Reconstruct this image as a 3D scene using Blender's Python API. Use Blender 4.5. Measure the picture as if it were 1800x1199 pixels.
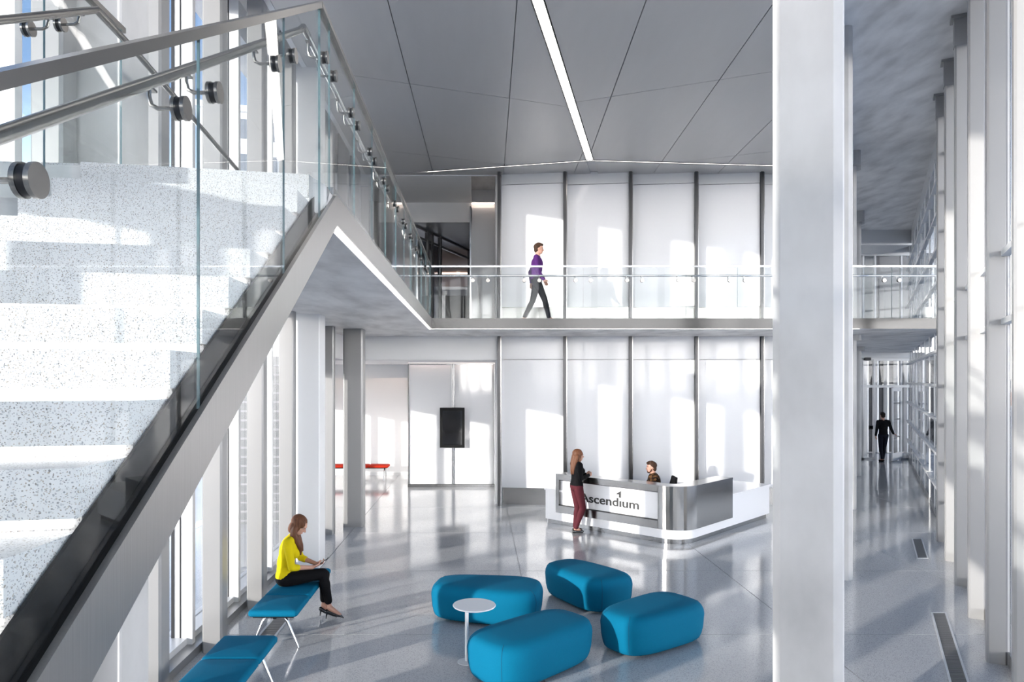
import bpy, bmesh, math, random
from mathutils import Vector, Matrix, Euler
R = math.radians
random.seed(7)
for o in list(bpy.data.objects): bpy.data.objects.remove(o)
SC = bpy.context.scene
COL = SC.collection

# ---------------------------------------------------------------- camera, sky, sun, exposure
cam = bpy.data.cameras.new('camera'); camo = bpy.data.objects.new('camera', cam); COL.objects.link(camo)
camo.location = (0, 0, 3.0); camo.rotation_euler = (R(90), 0, 0)
cam.sensor_width = 36; cam.lens = 25.0; cam.shift_x = .0322; cam.shift_y = .0386
cam.clip_start = .05; cam.clip_end = 2000
SC.camera = camo
W = bpy.data.worlds.new('sky'); SC.world = W; W.use_nodes = True
nt = W.node_tree; nt.nodes.clear()
tc = nt.nodes.new('ShaderNodeTexCoord'); sp = nt.nodes.new('ShaderNodeSeparateXYZ'); rp = nt.nodes.new('ShaderNodeValToRGB')
bg = nt.nodes.new('ShaderNodeBackground'); wo = nt.nodes.new('ShaderNodeOutputWorld')
nt.links.new(tc.outputs['Generated'], sp.inputs[0]); nt.links.new(sp.outputs['Z'], rp.inputs[0])
nt.links.new(rp.outputs[0], bg.inputs[0]); nt.links.new(bg.outputs[0], wo.inputs[0])
e = rp.color_ramp.elements
SKY = ((0, (2.6, 2.50, 2.42)), (.06, (2.0, 1.95, 1.92)), (.12, (.86, .875, .91)), (.2, (.20, .25, .33)), (.36, (.042, .072, .125)), (1, (.03, .045, .08)))
e[0].position = 0; e[0].color = (*SKY[0][1], 1); e[1].position = 1; e[1].color = (*SKY[-1][1], 1)
for p_, c_ in SKY[1:-1]:
    k = e.new(p_); k.color = (*c_, 1)
bg.inputs[1].default_value = 2.35
SUN_AZ, SUN_EL = R(50), R(8.07)
sl = bpy.data.lights.new('sun', 'SUN'); so = bpy.data.objects.new('sun', sl); COL.objects.link(so)
sdir = Vector((math.sin(SUN_AZ)*math.cos(SUN_EL), math.cos(SUN_AZ)*math.cos(SUN_EL), -math.sin(SUN_EL)))
so.rotation_euler = sdir.to_track_quat('-Z', 'Y').to_euler(); so.location = (-20, -20, 8)
sl.energy = 1.95; sl.angle = R(.8); sl.color = (1.0, .965, .92)
SC.view_settings.view_transform = 'Standard'; SC.view_settings.look = 'None'
SC.view_settings.gamma = 1; SC.view_settings.use_curve_mapping = False
SC.view_settings.exposure = 1.8
SC.cycles.transparent_max_bounces = 40; SC.cycles.max_bounces = 14; SC.cycles.diffuse_bounces = 6
SC.cycles.glossy_bounces = 6; SC.cycles.use_denoising = True; SC.cycles.sample_clamp_indirect = 8
SC.cycles.caustics_reflective = False; SC.cycles.caustics_refractive = False

# ---------------------------------------------------------------- materials
def mat(name, col, rough=.5, metal=0, spec=.5, coat=0, emit=None, estr=0):
    m = bpy.data.materials.new(name); m.use_nodes = True
    b = m.node_tree.nodes['Principled BSDF']
    b.inputs['Base Color'].default_value = (*col, 1); b.inputs['Roughness'].default_value = rough
    b.inputs['Metallic'].default_value = metal; b.inputs['Specular IOR Level'].default_value = spec
    b.inputs['Coat Weight'].default_value = coat; b.inputs['Coat Roughness'].default_value = .05
    if emit: b.inputs['Emission Color'].default_value = (*emit, 1); b.inputs['Emission Strength'].default_value = estr
    return m
def N(m, t): return m.node_tree.nodes.new(t)
def L(m, a, b): m.node_tree.links.new(a, b)
def bsdf(m): return m.node_tree.nodes['Principled BSDF']
def ramp(m, fac, stops):
    r = N(m, 'ShaderNodeValToRGB'); el = r.color_ramp.elements
    el[0].position, el[0].color = stops[0][0], (*stops[0][1], 1)
    el[1].position, el[1].color = stops[-1][0], (*stops[-1][1], 1)
    for p, c in stops[1:-1]:
        q = el.new(p); q.color = (*c, 1)
    L(m, fac, r.inputs[0]); return r.outputs[0]
def noise_col(m, scale, stops, detail=4, stretch=(1, 1, 1), bump=0, rough=None):
    t = N(m, 'ShaderNodeTexCoord'); mp = N(m, 'ShaderNodeMapping'); mp.inputs['Scale'].default_value = stretch
    n = N(m, 'ShaderNodeTexNoise'); n.inputs['Scale'].default_value = scale; n.inputs['Detail'].default_value = detail
    L(m, t.outputs['Object'], mp.inputs[0]); L(m, mp.outputs[0], n.inputs['Vector'])
    if stops: L(m, ramp(m, n.outputs['Fac'], stops), bsdf(m).inputs['Base Color'])
    if bump:
        b = N(m, 'ShaderNodeBump'); b.inputs['Strength'].default_value = bump; b.inputs['Distance'].default_value = .01
        L(m, n.outputs['Fac'], b.inputs['Height']); L(m, b.outputs[0], bsdf(m).inputs['Normal'])
    if rough:
        mr = N(m, 'ShaderNodeMapRange'); mr.inputs['To Min'].default_value = rough[0]; mr.inputs['To Max'].default_value = rough[1]
        L(m, n.outputs['Fac'], mr.inputs['Value']); L(m, mr.outputs[0], bsdf(m).inputs['Roughness'])
    return m
M = {}
M['white'] = mat('white_paint', (.82, .815, .81), .5)
M['panel'] = mat('white_panel', (.84, .84, .855), .22, coat=.3)
M['gloss'] = mat('gloss_white_glass', (.80, .80, .81), .08, coat=1)
M['steel'] = noise_col(mat('brushed_steel', (.3, .3, .3), .3, 1), 4, [(.3, (.27, .265, .26)), (.7, (.31, .305, .30))], 2, (60, 60, 1), rough=(.16, .22))
M['stringer'] = noise_col(mat('stringer_steel', (.4, .4, .4), .3, 1), 4, [(.3, (.40, .39, .38)), (.7, (.44, .43, .42))], 2, (60, 60, 1), rough=(.30, .36))
M['rail'] = mat('satin_steel_rail', (.30, .29, .275), .26, 1)
M['bright'] = mat('polished_steel', (.72, .72, .73), .14, 1)
M['darkmetal'] = mat('dark_metal', (.035, .035, .037), .35, .6)
M['fin'] = mat('joint_fin_metal', (.07, .07, .072), .3, .8)
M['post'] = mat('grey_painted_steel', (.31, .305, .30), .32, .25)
M['mull'] = mat('pale_aluminium', (.70, .70, .70), .38, .2)
M['sill'] = mat('sill_metal', (.30, .30, .305), .3, .7)
M['gasket'] = mat('black_gasket', (.012, .012, .014), .4)
M['black'] = mat('black_plastic', (.006, .006, .006), .45, spec=.2)
M['screen'] = mat('screen_black', (.006, .006, .007), .06, coat=.5)
M['conc'] = noise_col(mat('concrete', (.6, .6, .6), .55), 1.6, [(.28, (.40, .397, .392)), (.5, (.52, .515, .508)), (.72, (.61, .605, .598))], 9, (1, 1, .6), bump=.15)
M['soffit'] = noise_col(mat('concrete_soffit', (.45, .45, .45), .5), 1.3, [(.32, (.54, .532, .523)), (.5, (.71, .702, .693)), (.68, (.83, .822, .813))], 10, (2.2, .9, 1), bump=.25)
M['ceil'] = noise_col(mat('metal_ceiling', (.4, .4, .41), .38, .35), 2.0, [(.3, (.545, .54, .535)), (.7, (.565, .56, .555))], 4, (3, .5, 1), rough=(.44, .5))
M['ceilgap'] = mat('ceiling_joint', (.55, .55, .56), .5)
M['floorgap'] = mat('floor_joint', (.16, .16, .17), .4)
# terrazzo floor: fine speckle
m = M['floor'] = mat('terrazzo_floor', (.5, .5, .52), .1, coat=.25)
t = N(m, 'ShaderNodeTexCoord'); v = N(m, 'ShaderNodeTexVoronoi'); v.inputs['Scale'].default_value = 150
L(m, t.outputs['Object'], v.inputs['Vector'])
s = N(m, 'ShaderNodeSeparateColor'); L(m, v.outputs['Color'], s.inputs[0])
L(m, ramp(m, s.outputs[0], [(0, (.28, .28, .285)), (.14, (.40, .40, .405)), (.24, (.49, .49, .495)), (1, (.56, .56, .56))]), bsdf(m).inputs['Base Color'])
nn = N(m, 'ShaderNodeTexNoise'); nn.inputs['Scale'].default_value = .9; nn.inputs['Detail'].default_value = 6; L(m, t.outputs['Object'], nn.inputs['Vector'])
mr = N(m, 'ShaderNodeMapRange'); mr.inputs['To Min'].default_value = .07; mr.inputs['To Max'].default_value = .17
L(m, nn.outputs['Fac'], mr.inputs['Value']); L(m, mr.outputs[0], bsdf(m).inputs['Roughness'])
# white terrazzo of the stair: scattered elongated chips
m = M['stair'] = mat('white_terrazzo', (.85, .85, .86), .35)
t = N(m, 'ShaderNodeTexCoord'); wn = N(m, 'ShaderNodeTexNoise'); wn.inputs['Scale'].default_value = 40; wn.inputs['Detail'].default_value = 1
mx = N(m, 'ShaderNodeMix'); mx.data_type = 'VECTOR'; mx.inputs['Factor'].default_value = .012
L(m, t.outputs['Object'], wn.inputs['Vector']); L(m, t.outputs['Object'], mx.inputs['A']); L(m, wn.outputs['Color'], mx.inputs['B'])
last = None
for sc_, thr, st in ((150, .30, (1, 1, 1.5)), (92, .24, (1.5, 1, 1))):
    mp = N(m, 'ShaderNodeMapping'); mp.inputs['Scale'].default_value = st; mp.inputs['Rotation'].default_value = (.5, .7, .4)
    v = N(m, 'ShaderNodeTexVoronoi'); v.inputs['Scale'].default_value = sc_
    L(m, mx.outputs['Result'], mp.inputs[0]); L(m, mp.outputs[0], v.inputs['Vector'])
    s = N(m, 'ShaderNodeSeparateColor'); L(m, v.outputs['Color'], s.inputs[0])
    c = ramp(m, s.outputs[1], [(0, (.24, .25, .27)), (.4, (.46, .47, .49)), (.7, (.36, .31, .26)), (1, (.14, .145, .155))])
    lt = N(m, 'ShaderNodeMath'); lt.operation = 'LESS_THAN'; L(m, v.outputs['Distance'], lt.inputs[0]); lt.inputs[1].default_value = thr * 1.25
    l2 = N(m, 'ShaderNodeMath'); l2.operation = 'LESS_THAN'; L(m, s.outputs[0], l2.inputs[0]); l2.inputs[1].default_value = .62
    mu = N(m, 'ShaderNodeMath'); mu.operation = 'MULTIPLY'; L(m, lt.outputs[0], mu.inputs[0]); L(m, l2.outputs[0], mu.inputs[1])
    mc = N(m, 'ShaderNodeMix'); mc.data_type = 'RGBA'; L(m, mu.outputs[0], mc.inputs['Factor'])
    if last is None: mc.inputs['A'].default_value = (.63, .63, .635, 1)
    else: L(m, last, mc.inputs['A'])
    L(m, c, mc.inputs['B']); last = mc.outputs['Result']
L(m, last, bsdf(m).inputs['Base Color'])
def glass(name, tint=(.97, .985, .985), ior=1.5, rough=0.0, refl=1.0):
    m = bpy.data.materials.new(name); m.use_nodes = True; t = m.node_tree; t.nodes.clear()
    o = t.nodes.new('ShaderNodeOutputMaterial'); mx = t.nodes.new('ShaderNodeMixShader')
    tr = t.nodes.new('ShaderNodeBsdfTransparent'); tr.inputs[0].default_value = (*tint, 1)
    gl = t.nodes.new('ShaderNodeBsdfGlossy'); gl.inputs['Roughness'].default_value = rough
    gl.inputs[0].default_value = (refl, refl, refl, 1)
    lw_ = t.nodes.new('ShaderNodeLayerWeight'); lw_.inputs[0].default_value = .5
    pw = t.nodes.new('ShaderNodeMath'); pw.operation = 'POWER'; pw.inputs[1].default_value = 5.0
    ma = t.nodes.new('ShaderNodeMath'); ma.operation = 'MULTIPLY_ADD'; f0 = ((ior-1)/(ior+1))**2
    ma.inputs[1].default_value = .65*(1-f0); ma.inputs[2].default_value = f0
    t.links.new(lw_.outputs['Facing'], pw.inputs[0]); t.links.new(pw.outputs[0], ma.inputs[0])
    t.links.new(ma.outputs[0], mx.inputs[0]); t.links.new(tr.outputs[0], mx.inputs[1]); t.links.new(gl.outputs[0], mx.inputs[2])
    t.links.new(mx.outputs[0], o.inputs[0]); return m
M['glass'] = glass('rail_glass', ior=1.24); M['pane'] = glass('window_glass', (.97, .97, .965), 1.4)
M['dimpane'] = glass('dimming_glass', (.60, .61, .62), 1.45)  # tint added to dim the light entering the far corridor
M['darkpane'] = glass('tinted_glass', (.45, .47, .5), 1.5)
M['edge'] = mat('glass_edge', (.10, .17, .19), .15, .1)
M['fascia'] = mat('darkened_fascia_steel', (.06, .06, .06), .22, 1)  # dark reflection on the bridge edge put into the base colour
M['blue'] = noise_col(mat('blue_fabric', (0, .2, .38), .85), 260, [(.3, (.0, .115, .21)), (.7, (.0, .135, .245))], 2)
bsdf(M['blue']).inputs['Specular IOR Level'].default_value = .12
M['blue_seam'] = mat('blue_seam', (0, .05, .1), .9)
M['red'] = mat('red_fabric', (.42, .025, .010), .8)
M['led'] = mat('led_diffuser', (.9, .9, .9), .5, emit=(1, .94, .89), estr=2.3)
M['ledstair'] = mat('stair_led', (.9, .9, .9), .5, emit=(1, .95, .92), estr=.9)
M['ledwarm'] = mat('led_warm', (.9, .9, .9), .5, emit=(1, .80, .68), estr=1.1)
M['snow'] = noise_col(mat('snow', (.85, .86, .88), .8), .35, [(.3, (.80, .82, .86)), (.7, (.90, .905, .92))], 8, bump=.6)
M['bark'] = mat('bare_trees', (.20, .17, .15), .9)
M['brick'] = mat('far_brick', (.42, .28, .22), .8)
M['farwall'] = mat('far_wall', (.55, .56, .58), .7)
M['returnwall'] = mat('tinted_panel', (.10, .105, .11), .25)
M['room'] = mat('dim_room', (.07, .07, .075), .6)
M['farwin'] = mat('far_window', (.10, .12, .15), .1)
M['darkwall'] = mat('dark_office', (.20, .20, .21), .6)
M['skin'] = mat('skin', (.46, .25, .18), .5); bsdf(M['skin']).inputs['Subsurface Weight'].default_value = .08
M['hair_auburn'] = noise_col(mat('auburn_hair', (.16, .065, .03), .55, spec=.25), 30, [(.3, (.075, .028, .013)), (.7, (.15, .06, .028))], 3, (3, 3, .2))
M['hair_brown'] = noise_col(mat('brown_hair', (.1, .05, .03), .6, spec=.2), 30, [(.3, (.025, .012, .007)), (.7, (.06, .03, .017))], 3, (3, 3, .3))
M['hair_dark'] = mat('dark_hair', (.018, .012, .009), .65, spec=.15)
M['yellow'] = mat('yellow_knit', (.58, .46, .004), .8)
M['blackcloth'] = mat('black_cloth', (.004, .004, .005), .8)
M['blackleather'] = mat('black_patent', (.008, .008, .009), .12, coat=.6)
M['maroon'] = mat('maroon_denim', (.075, .016, .022), .8)
M['purple'] = mat('purple_shirt', (.07, .018, .12), .75)
M['navy'] = mat('navy_cloth', (.006, .007, .014), .8)
M['charcoal'] = mat('charcoal_denim', (.011, .012, .016), .8)
m = M['camo'] = noise_col(mat('brown_patterned_shirt', (.1, .06, .03), .8), 22, [(.42, (.012, .008, .006)), (.5, (.045, .022, .01)), (.6, (.12, .06, .025))], 3)
M['eyewhite'] = mat('eye_white', (.34, .33, .32), .35, spec=.2); M['iris'] = mat('iris', (.05, .035, .025), .15); M['lip'] = mat('lip', (.52, .20, .17), .45)
M['letter'] = mat('letter_steel', (.035, .034, .033), .35, .3)
for k_ in ('yellow', 'blackcloth', 'maroon', 'purple', 'navy', 'charcoal', 'camo', 'red'): bsdf(M[k_]).inputs['Specular IOR Level'].default_value = .12
M['shirtwhite'] = mat('white_cuff', (.8, .8, .8), .8)

# ---------------------------------------------------------------- mesh helpers
class MB:
    def __init__(s): s.v = []; s.f = []; s.m = []
    def add(s, vs, fs, mi=0):
        b = len(s.v); s.v += [tuple(x) for x in vs]
        for i, f in enumerate(fs):
            s.f.append([b + j for j in f]); s.m.append(mi[i] if isinstance(mi, (list, tuple)) else mi)
    def prism3(s, pts, vec, cap=0, side=0):
        n = len(pts); p = [Vector(q) for q in pts]; vec = Vector(vec)
        nrm = Vector((0, 0, 0))
        for i in range(n): nrm += p[i].cross(p[(i+1) % n])
        if nrm.dot(vec) < 0: p = p[::-1]
        vs = p + [q + vec for q in p]
        fs = [list(range(n))[::-1], list(range(n, 2*n))] + [[i, (i+1) % n, n+(i+1) % n, n+i] for i in range(n)]
        s.add(vs, fs, [cap, cap] + [side]*n); return s
    def prism(s, poly, z0, z1, cap=0, side=0): return s.prism3([(x, y, z0) for x, y in poly], (0, 0, z1-z0), cap, side)
    def box(s, x0, x1, y0, y1, z0, z1, mi=0): return s.prism([(x0, y0), (x1, y0), (x1, y1), (x0, y1)], z0, z1, mi, mi)
    def tube(s, pts, r, n=10, caps=True, mi=0):
        pts = [Vector(p) for p in pts]; rs = r if isinstance(r, (list, tuple)) else [r]*len(pts)
        rings = []; up = None
        for i, p in enumerate(pts):
            a = pts[max(i-1, 0)]; b = pts[min(i+1, len(pts)-1)]; d = (b-a).normalized()
            if up is None: up = Vector((0, 0, 1)) if abs(d.z) < .9 else Vector((1, 0, 0))
            x = d.cross(up).normalized(); y = x.cross(d); up = y
            k = 1.0
            if 0 < i < len(pts)-1:
                c = (p-a).normalized().dot((b-p).normalized()); k = 1/max(math.sqrt(max((1+c)/2, .1)), .5)
            rings.append([p + x*math.cos(2*math.pi*j/n)*rs[i]*k + y*math.sin(2*math.pi*j/n)*rs[i] for j in range(n)])
        vs = [q for g in rings for q in g]; fs = []
        for i in range(len(rings)-1):
            for j in range(n): fs.append([i*n+j, i*n+(j+1) % n, (i+1)*n+(j+1) % n, (i+1)*n+j])
        if caps: fs += [list(range(n))[::-1], [(len(rings)-1)*n+j for j in range(n)]]
        s.add(vs, fs, mi); return s
    def lathe(s, prof, c=(0, 0, 0), n=32, mi=0):
        vs = []; fs = []; k = len(prof)
        for j in range(n):
            a = 2*math.pi*j/n
            vs += [(c[0]+r*math.cos(a), c[1]+r*math.sin(a), c[2]+z) for r, z in prof]
        for j in range(n):
            for i in range(k-1):
                a, b = j*k+i, ((j+1) % n)*k+i
                fs.append([a, b, b+1, a+1])
        if prof[0][0] > 1e-6: fs.append([j*k for j in range(n)][::-1])
        if prof[-1][0] > 1e-6: fs.append([j*k+k-1 for j in range(n)])
        s.add(vs, fs, mi); return s
    def mesh(s, name, mats, smooth=None):
        me = bpy.data.meshes.new(name); me.from_pydata(s.v, [], s.f)
        for q in (mats if isinstance(mats, (list, tuple)) else [mats]): me.materials.append(q)
        me.polygons.foreach_set('material_index', s.m); me.validate(); me.update()
        if smooth:
            me.polygons.foreach_set('use_smooth', [True]*len(me.polygons)); me.set_sharp_from_angle(angle=R(smooth))
        return me
    def build(s, name, mats, parent=None, smooth=None, bevel=0):
        return link(name, s.mesh(name, mats, smooth), parent, bevel)
def link(name, me, parent=None, bevel=0):
    o = bpy.data.objects.new(name, me); COL.objects.link(o)
    if parent is not None: child(o, parent)
    if bevel:
        b = o.modifiers.new('soft_edge', 'BEVEL'); b.width = bevel; b.segments = 2; b.limit_method = 'ANGLE'
    return o
def root_loc(p):
    l = Vector(p.location)
    if p.parent is not None: l = Vector((0, 0, 0)) + p.matrix_parent_inverse @ l if p.type != 'EMPTY' else l
    return l
def child(o, p):
    o.parent = p
    r = p
    # world-built children: undo the root's own translation (mesh parts sit at the origin of their root's inverse)
    if p.get('_world'): o.matrix_parent_inverse = Matrix.Translation(-Vector(p.location))
def tag(o, label=None, cat=None, group=None, kind=None):
    if label: o['label'] = label
    if cat: o['category'] = cat
    if group: o['group'] = group
    if kind: o['kind'] = kind
    return o
def thing(name, label, cat, loc=(0, 0, 0), rz=0, group=None, world=False):
    o = bpy.data.objects.new(name, None); COL.objects.link(o); o.empty_display_size = .1
    o.location = loc; o.rotation_euler = (0, 0, rz)
    if world: o['_world'] = 1
    return tag(o, label, cat, group)
def struct(name, label=None):
    o = bpy.data.objects.new(name, None); COL.objects.link(o); o['kind'] = 'structure'
    if label: o['label'] = label
    return o
def kids(o): return [c for c in bpy.data.objects if c.parent == o]
def copy_tree(o, loc=None, rz=None, label=None, parent=None):
    c = o.copy(); COL.objects.link(c)
    if parent is not None: c.parent = parent
    if loc is not None: c.location = loc
    if rz is not None: c.rotation_euler = (0, 0, rz)
    if label: c['label'] = label
    for q in kids(o): copy_tree(q, parent=c)
    return c

# convex polygon splitting for slabs and ceiling panels
def split(poly, a, b, c):
    """split by a*x+b*y=c -> (neg side, pos side)"""
    out = [[], []]
    n = len(poly)
    for i in range(n):
        p, q = poly[i], poly[(i+1) % n]; dp, dq = a*p[0]+b*p[1]-c, a*q[0]+b*q[1]-c
        if dp <= 0: out[0].append(p)
        if dp >= 0: out[1].append(p)
        if dp*dq < 0:
            t = dp/(dp-dq); r = (p[0]+t*(q[0]-p[0]), p[1]+t*(q[1]-p[1])); out[0].append(r); out[1].append(r)
    return [x if len(x) > 2 else None for x in out]
def split_all(polys, line):
    r = []
    for p in polys: r += [q for q in split(p, *line) if q]
    return r
def area(p): return .5*sum(p[i][0]*p[(i+1) % len(p)][1]-p[(i+1) % len(p)][0]*p[i][1] for i in range(len(p)))
def shrink(p, g):
    q = []
    for a in p:
        if not q or math.hypot(a[0]-q[-1][0], a[1]-q[-1][1]) > 1e-4: q.append(a)
    if len(q) > 1 and math.hypot(q[0][0]-q[-1][0], q[0][1]-q[-1][1]) < 1e-4: q.pop()
    if len(q) < 3: return None
    if area(q) < 0: q = q[::-1]
    n = len(q); ln = []
    for i in range(n):
        a, b = q[i], q[(i+1) % n]; d = math.hypot(b[0]-a[0], b[1]-a[1]); nx, ny = -(b[1]-a[1])/d, (b[0]-a[0])/d
        ln.append((nx, ny, nx*a[0]+ny*a[1]+g))
    out = []
    for i in range(n):
        a1, b1, c1 = ln[i-1]; a2, b2, c2 = ln[i]; D = a1*b2-a2*b1
        if abs(D) < 1e-6: continue
        out.append(((c1*b2-c2*b1)/D, (a1*c2-a2*c1)/D))
    return out if len(out) > 2 and area(out) > .01 else None
def line_pt(p, q): # line through two points as a,b,c ; positive to the left
    a, b = -(q[1]-p[1]), q[0]-p[0]; return (a, b, a*p[0]+b*p[1])

# the facade on the right runs in direction D, N_OUT points outside
DX, DY = .4819, .8762
def F(t, o): return (5.40+DX*t+DY*o, 7.56+DY*t-DX*o)
def frect(t0, t1, o0, o1): return [F(t0, o0), F(t0, o1), F(t1, o1), F(t1, o0)]
ROWX = lambda y: 2.34+(y-5.1)*.55
MZ = 4.27   # gallery floor level
SO = 4.06   # its underside
# ================================================================ SETTING
# floor
floor = struct('floor', 'polished grey terrazzo floor in large slabs')
MB().prism([(-6, -9), (F(-19, .5)), F(26, .5), (-6, 30.3)], -.3, -.012).build('screed', M['floorgap'], floor)
polys = [[(-6, -9), F(-19, .42), F(25, .42), (-6, 28.9)]]
for kx in range(-1, 8): polys = split_all(polys, (1, 0, -2.54+3.19*kx))
for ky in range(-6, 8): polys = split_all(polys, (0, 1, 8.4+2.8*ky))
for p in polys:
    q = shrink(p, .005)
    if q: MB().prism(q, -.014, 0).build('floor_slab', M['floor'], floor)

# outside ground, beyond the glass
g = MB().prism([(-260, -260), (400, -260), (400, 420), (-260, 420)], -1.3, -1.0).build('ground', M['snow']); tag(g, 'snow covered ground outside the glass', kind='structure')

# roof and upper ceilings
ceiling = struct('ceiling', 'grey metal panel ceiling and concrete soffit')
MB().prism([(-4.1, -10), F(-21, .75), F(26, .75), (-4.1, 30.3)], 8.33, 8.8).build('concrete_soffit', M['soffit'], ceiling)
# metal panels
cy0, cy1 = -3.0, 17.3
base = [(-2.75, cy0), (ROWX(cy0)+.0, cy0), (ROWX(cy1), cy1), (-2.75, cy1)]
A1, A2 = (.77-.257*12.34, -3.0), (2.52, 16.15)
nl = math.hypot(.257, 1); nx, ny = 1/nl, -.257/nl
hw = .085
def off(p, d): return (p[0]+nx*d, p[1]+ny*d)
Bl, Br = (-1.25, 17.03), (8.55, 16.69)
ledL = line_pt(A1, A2)
main = [base]
lineBL = line_pt(Bl, A2); lineBR = line_pt(A2, Br)
left, right = split(base, -ledL[0], -ledL[1], -ledL[2])   # neg = left of the line
if sum(p[0] for p in left)/len(left) > sum(p[0] for p in right)/len(right): left, right = right, left
def band(poly, ln, w):
    """cut a strip of half width w about the line: returns (neg part, pos part)"""
    n = math.hypot(ln[0], ln[1]); a, b, c = ln[0]/n, ln[1]/n, ln[2]/n
    lo = split(poly, a, b, c-w)[0]; hi = split(poly, a, b, c+w)[1]
    return lo, hi
lo, hi = band(left, ledL, hw); L0 = lo if lo and sum(p[0] for p in lo)/len(lo) < sum(p[0] for p in (hi or lo))/len(hi or lo)+1e-9 else hi
L0 = [x for x in (lo, hi) if x][0] if not (lo and hi) else max((lo, hi), key=lambda q: abs(area(q)))
lo, hi = band(right, ledL, hw); R0 = max([x for x in (lo, hi) if x], key=lambda q: abs(area(q)))
def fb(reg, ln, w=.045):
    lo, hi = band(reg, ln, w); ps = [x for x in (lo, hi) if x]
    ps.sort(key=lambda q: sum(p[1] for p in q)/len(q)); return ps
Lf = fb(L0, lineBL); Rf = fb(R0, lineBR)
def cut(polys, lines):
    for l in lines: polys = split_all(polys, l)
    return polys
left_x = [(1, -.012, c-.012*9.4) for c in (-1.2, .5, 2.2)]
right_x = [(1, -.04, c-.04*9.4) for c in (.6, 2.2, 3.9, 5.45, 7.0, 8.6)]
left_c = [(-.36, 1, c) for c in (12.4-11.4, 12.4-7.6, 12.4-3.8, 12.4, 16.2)]
right_c = [(.42, 1, c) for c in (13.5-13.6, 13.5-9.1, 13.5-4.5, 13.5, 18.2)]
cells = cut([Lf[0]], left_x+left_c) + cut(Lf[1:], left_x) + cut([Rf[0]], right_x+right_c) + cut(Rf[1:], right_x)
for p in cells:
    q = shrink(p, .007)
    if q: MB().prism(q, 8.0, 8.05).build('ceiling_panel', M['ceil'], ceiling)
MB().prism(shrink(base, .01), 8.045, 8.10).build('panel_backing', M['ceilgap'], ceiling)
# edge of the suspended ceiling towards the column row
MB().prism([(ROWX(cy0), cy0), (ROWX(cy0)+.08, cy0), (ROWX(cy1)+.08, cy1), (ROWX(cy1), cy1)], 8.0, 8.33).build('ceiling_edge', M['white'], ceiling)
MB().box(-2.83, -2.75, cy0, cy1, 8.0, 8.33).build('ceiling_edge', M['white'], ceiling)
# recessed ceiling light lines
def led_line(a, b, w, name, label):
    d = Vector((b[0]-a[0], b[1]-a[1])).normalized(); n = Vector((-d.y, d.x))
    t = thing(name, label, 'ceiling light', ((a[0]+b[0])/2, (a[1]+b[1])/2, 8.0), 0, world=True)
    def strip(o0, o1): return [(a[0]+n.x*o0, a[1]+n.y*o0), (b[0]+n.x*o0, b[1]+n.y*o0), (b[0]+n.x*o1, b[1]+n.y*o1), (a[0]+n.x*o1, a[1]+n.y*o1)]
    MB().prism(strip(-w+.012, w-.012), 8.006, 8.03).build('diffuser', M['led'], t)
    for s_ in (-1, 1): MB().prism(strip(s_*w, s_*(w-.014)), 7.99, 8.045).build('track_edge', M['darkmetal'], t)
    return t
led_line(A1, A2, .085, 'linear_light', 'long white light line running up the ceiling from the joint')
led_line((2.50, 16.155), Bl, .045, 'linear_light', 'thin ceiling light line going left from the joint')
led_line((2.54, 16.155), Br, .045, 'linear_light', 'thin ceiling light line going right from the joint')

# gallery slab (stair landing, bridge, corridors)
mez = struct('floor_gallery', 'gallery slab with concrete underside and steel fascia')
XE, YE = -.99, 14.57
stair_skew = .197
land = [(-3.42, 4.14-.2), (-2.32, 4.14), (-1.05, 4.39), (XE, 4.5), (XE, YE), (-3.42, YE)]
FE = lambda y: 5.40+(y-7.56)*.55+.2
for poly in ([(-3.42, 4.05), (-2.32, 4.16), (-1.05, 4.40), (XE, 4.62), (XE, YE), (-3.42, YE)],
             [(-3.42, YE), (FE(YE)+.12, YE), (FE(22.6)+.12, 22.6), (-3.42, 22.6)],
             [(12.1, 22.6), (FE(22.6)+.12, 22.6), (FE(30)+.12, 30), (16.1, 30)]):
    MB().prism(poly, SO, MZ-.012).build('slab', M['soffit'], mez)
MB().prism([(-3.42, 4.05), (-2.32, 4.16), (-1.05, 4.40), (-1.0, 4.62), (-1.0, YE), (-3.42, YE)], MZ-.012, MZ).build('terrazzo_finish', M['stair'], mez)
MB().prism([(-3.42, YE), (FE(YE)+.1, YE), (FE(29)+.1, 29), (-3.42, 29)], MZ-.011, MZ-.001).build('terrazzo_finish', M['floor'], mez)
MB().box(-1.8, XE-.03, 4.9, YE+.0, SO-.025, SO-.001).build('soffit_shade_step', M['soffit'], mez)  # shading change on the underside put into shape as a lowered strip
MB().prism3([(XE, 4.82, MZ-.008), (XE, YE, MZ+.005), (XE, YE, SO), (XE, 4.86, SO)], (.022, 0, 0)).build('fascia', M['stringer'], mez)
MB().box(XE, FE(YE)-.02, YE-.022, YE, SO, MZ+.005).build('fascia', M['fascia'], mez)  # darker steel than the sunlit landing edge, for its dark reflection
MB().box(XE-.016, XE+.006, 4.88, YE-.02, SO-.014, SO-.002).build('light_strip', M['ledstair'], mez)
MB().box(XE, 7.8, YE-.005, YE+.02, SO-.006, SO-.001).build('light_strip', M['ledstair'], mez)

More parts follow.
